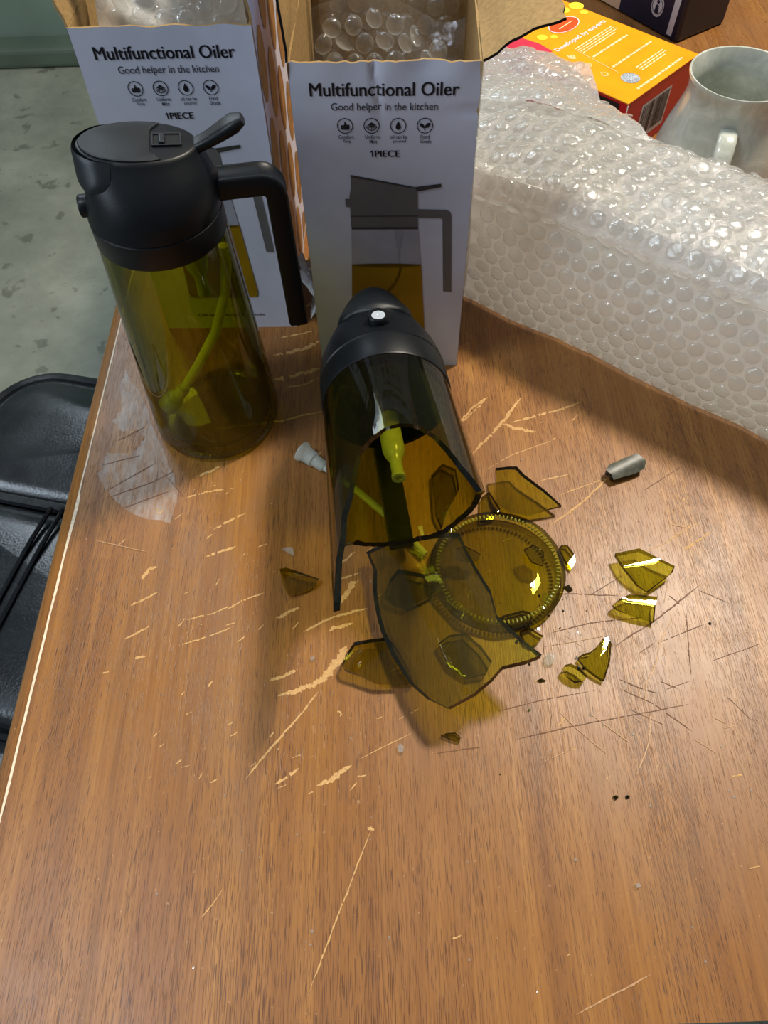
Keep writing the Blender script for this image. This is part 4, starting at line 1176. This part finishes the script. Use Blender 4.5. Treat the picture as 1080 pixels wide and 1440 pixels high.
def shard(name, label, px, h0=0.0003, axis=None, rad=0.037, tilt=(0, 0), thick=GT, mats=('glass', 'glass_rim'), group=None, convex=True, crown=None, cat='glass shard', tmax=None, jag=0.0003, step=0.0035, ridges=0, tagit=True):
    """outline in the photo -> piece of bottle wall lying on the table, rounded about AXIS (degrees in the table plane)"""
    c = onz(sum(p[0] for p in px) / len(px), sum(p[1] for p in px) / len(px)); 
    ax = None if axis is None else Vector((math.cos(R(axis)), math.sin(R(axis)))); pp = None if ax is None else Vector((-ax.y, ax.x))
    cc = Vector(crown) if crown else Vector((c.x, c.y))

    def height(x, y):
        d = Vector((x, y)) - cc; z = tilt[0] * d.x + tilt[1] * d.y
        if ax is not None:
            t = d.dot(pp); t = max(-rad * 0.985, min(rad * 0.985, t))
            z += (math.sqrt(rad * rad - t * t) - rad) * (1 if convex else -1)
        return z
    # outline in the plane, resampled with a little raggedness
    q = []
    n = len(px); rr = random.Random(len(px) * 7 + int(px[0][0]))
    for i in range(n):
        a = px[i]; b = px[(i + 1) % n]; l = math.hypot(b[0] - a[0], b[1] - a[1]); k = max(1, int(l / 7))
        for j in range(k):
            f = j / k; wv = 0 if j == 0 else rr.uniform(-1, 1) * jag * 900
            q.append((a[0] + (b[0] - a[0]) * f - (b[1] - a[1]) / l * wv, a[1] + (b[1] - a[1]) * f + (b[0] - a[0]) / l * wv))
    # lift so that the lowest point of the underside rests at h0
    base = 0.0
    for it in range(6):
        pts = []; zs = []
        for x, y in q:
            p = onz(x, y, 0.003)
            for _ in range(5):
                z = height(p.x, p.y) + base; p = onz(x, y, z)
            pts.append(p); zs.append(p.z)
        base += (h0 + thick) - min(zs)
    loop = [Vector((p.x, p.y)) for p in pts]
    x0, x1 = min(p.x for p in loop), max(p.x for p in loop); y0, y1 = min(p.y for p in loop), max(p.y for p in loop)
    ins = []

    def inside(v):
        r_ = False; m_ = len(loop)
        for i in range(m_):
            a, b = loop[i], loop[(i + 1) % m_]
            if (a.y > v.y) != (b.y > v.y) and v.x < (b.x - a.x) * (v.y - a.y) / (b.y - a.y) + a.x: r_ = not r_
        return r_
    st = min(step, max(x1 - x0, y1 - y0) / 5)
    gx = x0 + st / 2
    while gx < x1:
        gy = y0 + st / 2
        while gy < y1:
            v = Vector((gx, gy))
            if inside(v) and min((v - p).length for p in loop) > st * 0.45: ins.append(v)
            gy += st
        gx += st
    L = len(loop)
    V, E_, Fc, *_r = geometry.delaunay_2d_cdt(loop + ins, [(i, (i + 1) % L) for i in range(L)], [list(range(L))], 1, 1e-7)
    mb = MB(); nV = len(V); topv = []; botv = []
    for v in V:
        z = height(v.x, v.y) + base; e = 1e-4
        nx = (height(v.x + e, v.y) - height(v.x - e, v.y)) / (2 * e); ny = (height(v.x, v.y + e) - height(v.x, v.y - e)) / (2 * e)
        nn = Vector((-nx, -ny, 1)).normalized()
        topv.append(Vector((v.x, v.y, z))); b = Vector((v.x, v.y, z)) - nn * thick; b.z = max(b.z, 0.0002); botv.append(b)
    mb.add(topv, [tuple(f) for f in Fc], 0)
    mb.add(botv, [tuple(reversed(f)) for f in Fc], 0)
    cnt = {}
    for f in Fc:
        for i in range(len(f)):
            e = (f[i], f[(i + 1) % len(f)]); cnt[tuple(sorted(e))] = cnt.get(tuple(sorted(e)), 0) + 1
    for f in Fc:
        for i in range(len(f)):
            a, b = f[i], f[(i + 1) % len(f)]
            if cnt[tuple(sorted((a, b)))] == 1: mb.f.append([a, b, b + nV, a + nV]); mb.mi.append(1)
    o = mb.build(name, list(mats), None, smooth=True)
    recenter(o)
    if tagit: tag(o, label, cat, group)
    return o


# base disc with its knurled ring
DC = onz(699, 802, 0.004)
DB = empty('bottle_base', (DC.x, DC.y, 0.0003)); tag(DB, 'round broken off bottle base with a knurled ring', 'glass shard')
seg = 96; P = []; prof = None
prf = [(0.0, 0.0045), (0.020, 0.0042), (0.0270, 0.0034), (0.0298, 0.0022), (0.0312, 0.0010), (0.0330, 0.0004), (0.0347, 0.0016), (0.0352, 0.0040)]
rim_h = [0.0052 + 0.0035 * max(0, noise.noise((math.cos(2 * math.pi * i / seg) * 2.5, math.sin(2 * math.pi * i / seg) * 2.5, 4))) for i in range(seg)]
for i in range(seg):
    a = 2 * math.pi * i / seg; ca, sa = math.cos(a), math.sin(a)
    for r_, z in prf: P.append((r_ * ca, r_ * sa, z))
    h = rim_h[i]
    for r_, z in ((0.0354, h), (0.0328, h + 0.0012), (0.0322, 0.0072), (0.030, 0.0070), (0.020, 0.0084), (0.0, 0.0086)): P.append((r_ * ca, r_ * sa, z))
nvp = len(prf) + 6
mb = MB(); mb.grid(P, seg, nvp, True, 0)
for k, f in enumerate(mb.f):
    if f[0] % nvp == len(prf): mb.mi[k] = 1
mb.build('base_disc', ['glass', 'glass_rim'], DB, smooth=True)
for k in range(92):
    a = 2 * math.pi * k / 92
    if k == 0:
        mb = MB(); mb.lathe([(0.0, 0.0011), (0.0006, 0.0008), (0.00085, 0.0)], 8); bp = mb.build('ring_bump', 'glass_bump', DB, smooth=True)
        b = bp
    else:
        b = bp.copy(); COL.objects.link(b); b.parent = DB
    b.location = (0.0312 * math.cos(a), 0.0312 * math.sin(a), 0.0071); b.scale = (1.7, 0.75, 1.0); b.rotation_euler = (0, 0, a)

shard('glass_shard', 'largest curved shard arching over the round base at the front',
      [(515, 776), (540, 764), (580, 757), (620, 750), (645, 749), (656, 772), (668, 795), (690, 830), (699, 865), (735, 899), (762, 920), (740, 929), (706, 937), (690, 955), (665, 976), (628, 996), (600, 983), (575, 961), (550, 921), (535, 887), (529, 862), (524, 830), (525, 800)],
      h0=0.004, axis=-66, rad=0.064, crown=tuple(onz(700, 862, 0.034).xy), tilt=(0.0, -0.17), mats=('glass_shard_dusty', 'glass_edge'), thick=0.0034)
shard('glass_shard', 'flat olive shard poking out left from under the largest shard', [(481, 934), (488, 918), (498, 903), (520, 899), (545, 896), (560, 915), (575, 940), (582, 962), (560, 964), (530, 962), (507, 950), (484, 941)], axis=15, h0=0.0018, tilt=(0.03, -0.02), mats=('glass_dusty', 'glass_edge'))
shard('glass_shard', 'wedge shaped shard leaning right of the jagged mouth', [(697, 658), (715, 656), (727, 656), (738, 668), (765, 688), (790, 711), (770, 716), (745, 725), (718, 721), (697, 708)], axis=150, h0=0.0012, tilt=(-0.05, 0.05), mats=('glass', 'glass_edge'))
shard('glass_shard', 'thick grey looking shard lying alone near the bubble wrap', [(852, 661), (856, 654), (875, 645), (896, 637), (909, 648), (906, 659), (893, 666), (875, 671), (863, 675), (860, 667)], axis=25, h0=0.0003, rad=0.012, tilt=(0.05, 0.03), thick=0.004, mats=('glass_grey', 'glass_edge'))
shard('glass_shard', 'diamond shaped shard with a white glint on the right', [(865, 778), (880, 775), (899, 771), (925, 784), (949, 796), (946, 805), (928, 820), (911, 833), (897, 823), (880, 801)], axis=8, rad=0.03, h0=0.0006, tilt=(0.02, 0.03))
shard('glass_shard', 'rounded shard just below the diamond shaped one', [(862, 851), (872, 842), (885, 836), (905, 837), (925, 839), (922, 850), (920, 876), (905, 872), (885, 864), (868, 857)], axis=-8, rad=0.018, h0=0.0003, mats=('glass', 'glass_rim'))
shard('glass_shard', 'three pointed shard with a bitten edge at lower right', [(812, 925), (820, 919), (830, 917), (841, 908), (847, 898), (855, 895), (860, 905), (858, 930), (850, 957), (835, 947), (822, 937)], axis=60, h0=0.0003)
shard('glass_shard', 'small oval shard beside the three pointed one', [(791, 941), (795, 935), (803, 933), (815, 939), (826, 951), (821, 958), (808, 961), (797, 953)], axis=-25, rad=0.009, h0=0.0003, mats=('glass', 'glass_rim'))
shard('glass_shard', 'small olive shard touching the right side of the round base', [(786, 770), (790, 766), (798, 766), (807, 778), (810, 790), (804, 800), (795, 788)], axis=60, h0=0.0003)
shard('glass_shard', 'small shard sticking out below the round base', [(731, 888), (745, 882), (764, 894), (758, 902), (748, 909), (738, 902)], axis=20, h0=0.0003)
shard('glass_shard', 'knurled olive shard lying alone left of the bottle', [(393, 800), (402, 798), (415, 802), (432, 808), (449, 814), (440, 825), (425, 833), (405, 837), (398, 822)], axis=20, rad=0.02, h0=0.0003, mats=('glass', 'glass_rim'))
shard('glass_shard', 'tiny dark green sliver in front of the largest shard', [(620, 1034), (628, 1031), (640, 1030), (648, 1037), (646, 1044), (634, 1040)], axis=0, h0=0.0003, thick=0.0016)
shard('glass_shard', 'small shard between the mouth and the wedge shaped shard', [(676, 700), (688, 691), (704, 716), (694, 730), (676, 733)], axis=40, h0=0.0003)
shard('glass_shard', 'dark broken heel piece under the left of the largest shard', [(541, 838), (548, 815), (560, 800), (590, 806), (614, 812), (612, 832), (590, 846), (568, 857), (552, 850)], axis=10, rad=0.03, h0=0.0003, thick=0.0035, mats=('glass', 'glass_edge'))
shard('glass_shard', 'dark dusty fragment under the front of the largest shard', [(616, 905), (632, 893), (655, 890), (676, 908), (692, 930), (684, 946), (655, 955), (630, 940)], axis=-40, rad=0.03, h0=0.0003, mats=('glass_shard_dusty', 'glass_rim'))
shard('glass_shard', 'angular fragment inside the broken bottle', [(606, 668), (622, 652), (641, 660), (646, 688), (630, 716), (622, 742), (612, 720)], axis=70, rad=0.03, h0=0.0003, mats=('glass', 'glass_rim'))
shard('glass_shard', 'dark fragment lying on the round base', [(737, 772), (752, 766), (765, 776), (764, 796), (748, 790)], axis=30, h0=0.0095, thick=0.0015, mats=('glass', 'glass_rim'))
shard('glass_shard', 'pale bright fragment in the middle of the round base', [(641, 771), (655, 768), (676, 779), (672, 788), (655, 790), (641, 786)], axis=20, h0=0.0093, thick=0.0018, mats=('glass', 'glass_rim'), tilt=(0.1, 0.12))
shard('glass_shard', 'olive fragment under the lower edge of the round base', [(706, 866), (735, 858), (752, 862), (744, 880), (722, 884)], axis=10, h0=0.0003, mats=('glass', 'glass_rim'))

clear_px = [('clear glass chip above the knurled left shard', [(396, 771), (404, 769), (412, 770), (413, 780), (405, 777)]),
            ('clear chip below the small lower right shards of the pile', [(764, 930), (768, 920), (775, 917), (781, 920), (778, 933), (770, 936)]),
            ('clear chip on bare wood in front of the pile', [(558, 1049), (563, 1045), (568, 1050), (566, 1058), (560, 1057)]),
            ('clear chip right of the round base', [(762, 838), (768, 833), (776, 838), (774, 847), (765, 847)]),
            ('white chip far in front on the right', [(893, 1244), (899, 1241), (902, 1246), (897, 1249)]),
            ('white chip on the left below the knurled shard', [(435, 925), (440, 922), (443, 925), (438, 929)])]
for lb, px in clear_px:
    shard('glass_chip', lb, px, h0=0.0002, thick=0.0018, mats=('clear', 'clear'), cat='glass chip', tilt=(0.15, 0.1))
for lb, px in [('dark chip nearest the right edge of the round base', [(793, 825), (800, 822), (806, 829), (801, 832)]), ('larger of two dark chips side by side at front right', [(862, 1120), (866, 1118), (870, 1121), (866, 1125)]), ('smaller of two dark chips side by side at front right', [(880, 1119), (883, 1118), (886, 1121), (882, 1123)]), ('flat brown chip below the small clear chip', [(756, 956), (762, 954), (768, 957), (760, 959)])]:
    shard('glass_chip', lb, px, h0=0.0002, thick=0.0008, mats=('glass_rim', 'glass_edge'), cat='glass chip')

# countless crumbs
cr = MB(); cw = MB(); rc_ = random.Random(11)
for k in range(150):
    if k < 75: x = rc_.gauss(800, 60); y = rc_.gauss(880, 60)
    else: x = rc_.uniform(220, 1060); y = rc_.uniform(600, 1400)
    p = onz(x, y); s_ = rc_.uniform(0.0002, 0.0006) * (1.3 if k < 40 else 1)
    tgt = cr if k % 3 == 0 and k < 75 else cw
    rot = Matrix.Rotation(rc_.uniform(0, 3), 3, 'Z') @ Matrix.Rotation(rc_.uniform(-.4, .4), 3, 'X')
    tgt.box((p.x, p.y, s_ * 0.5 + 0.0001), (s_ * 2, s_ * rc_.uniform(0.7, 2), s_), 0, rot)
tag(cr.build('dark_glass_crumbs', 'glass_edge'), 'dark glass crumbs strewn over the table', 'glass crumbs', kind='stuff')
tag(cw.build('pale_glass_crumbs', 'clear'), 'pale glass crumbs and dust strewn over the table', 'glass crumbs', kind='stuff')

# ---- fallen dip tube with its flared filter
a = onz(424, 634, 0.0060); b = onz(462, 661, 0.0040); c = onz(500, 688, 0.003); d = onz(598, 780, 0.0032)
TT = empty('fallen_dip_tube', (b.x, b.y, 0)); tag(TT, 'clear dip tube with white flared end lying under the broken bottle', 'tube')
lo = lambda p: p - Vector((b.x, b.y, 0))
dirv = (b - a).normalized(); fr = Matrix.Translation(lo(a)) @ dirv.to_track_quat('Z', 'Y').to_matrix().to_4x4()
mb = MB(); mb.lathe([(0.0030, 0.0008), (0.0052, 0.0), (0.0062, 0.0), (0.0062, 0.0012), (0.0048, 0.0036), (0.0045, 0.0095), (0.0036, 0.0105), (0.0034, 0.0165), (0.0026, 0.0175), (0.0, 0.0175)], 24, frame=fr)
fl = mb.build('flared_filter', 'tube_clear', TT, smooth=True); fl['label'] = 'white flared filter end'
mid = lo(c).lerp(lo(d), 0.5) + Vector((0.0008, 0.001, 0.0006))
mb = MB(); mb.tube([lo(a) + dirv * 0.012, lo(b), lo(c), mid, lo(d)], 0.0021, 12, cap=False); mb.tube([lo(d) - (lo(d) - mid) * .3, lo(d)], 0.0014, 10); mb.build('tube', 'tube_clear', TT, smooth=True)
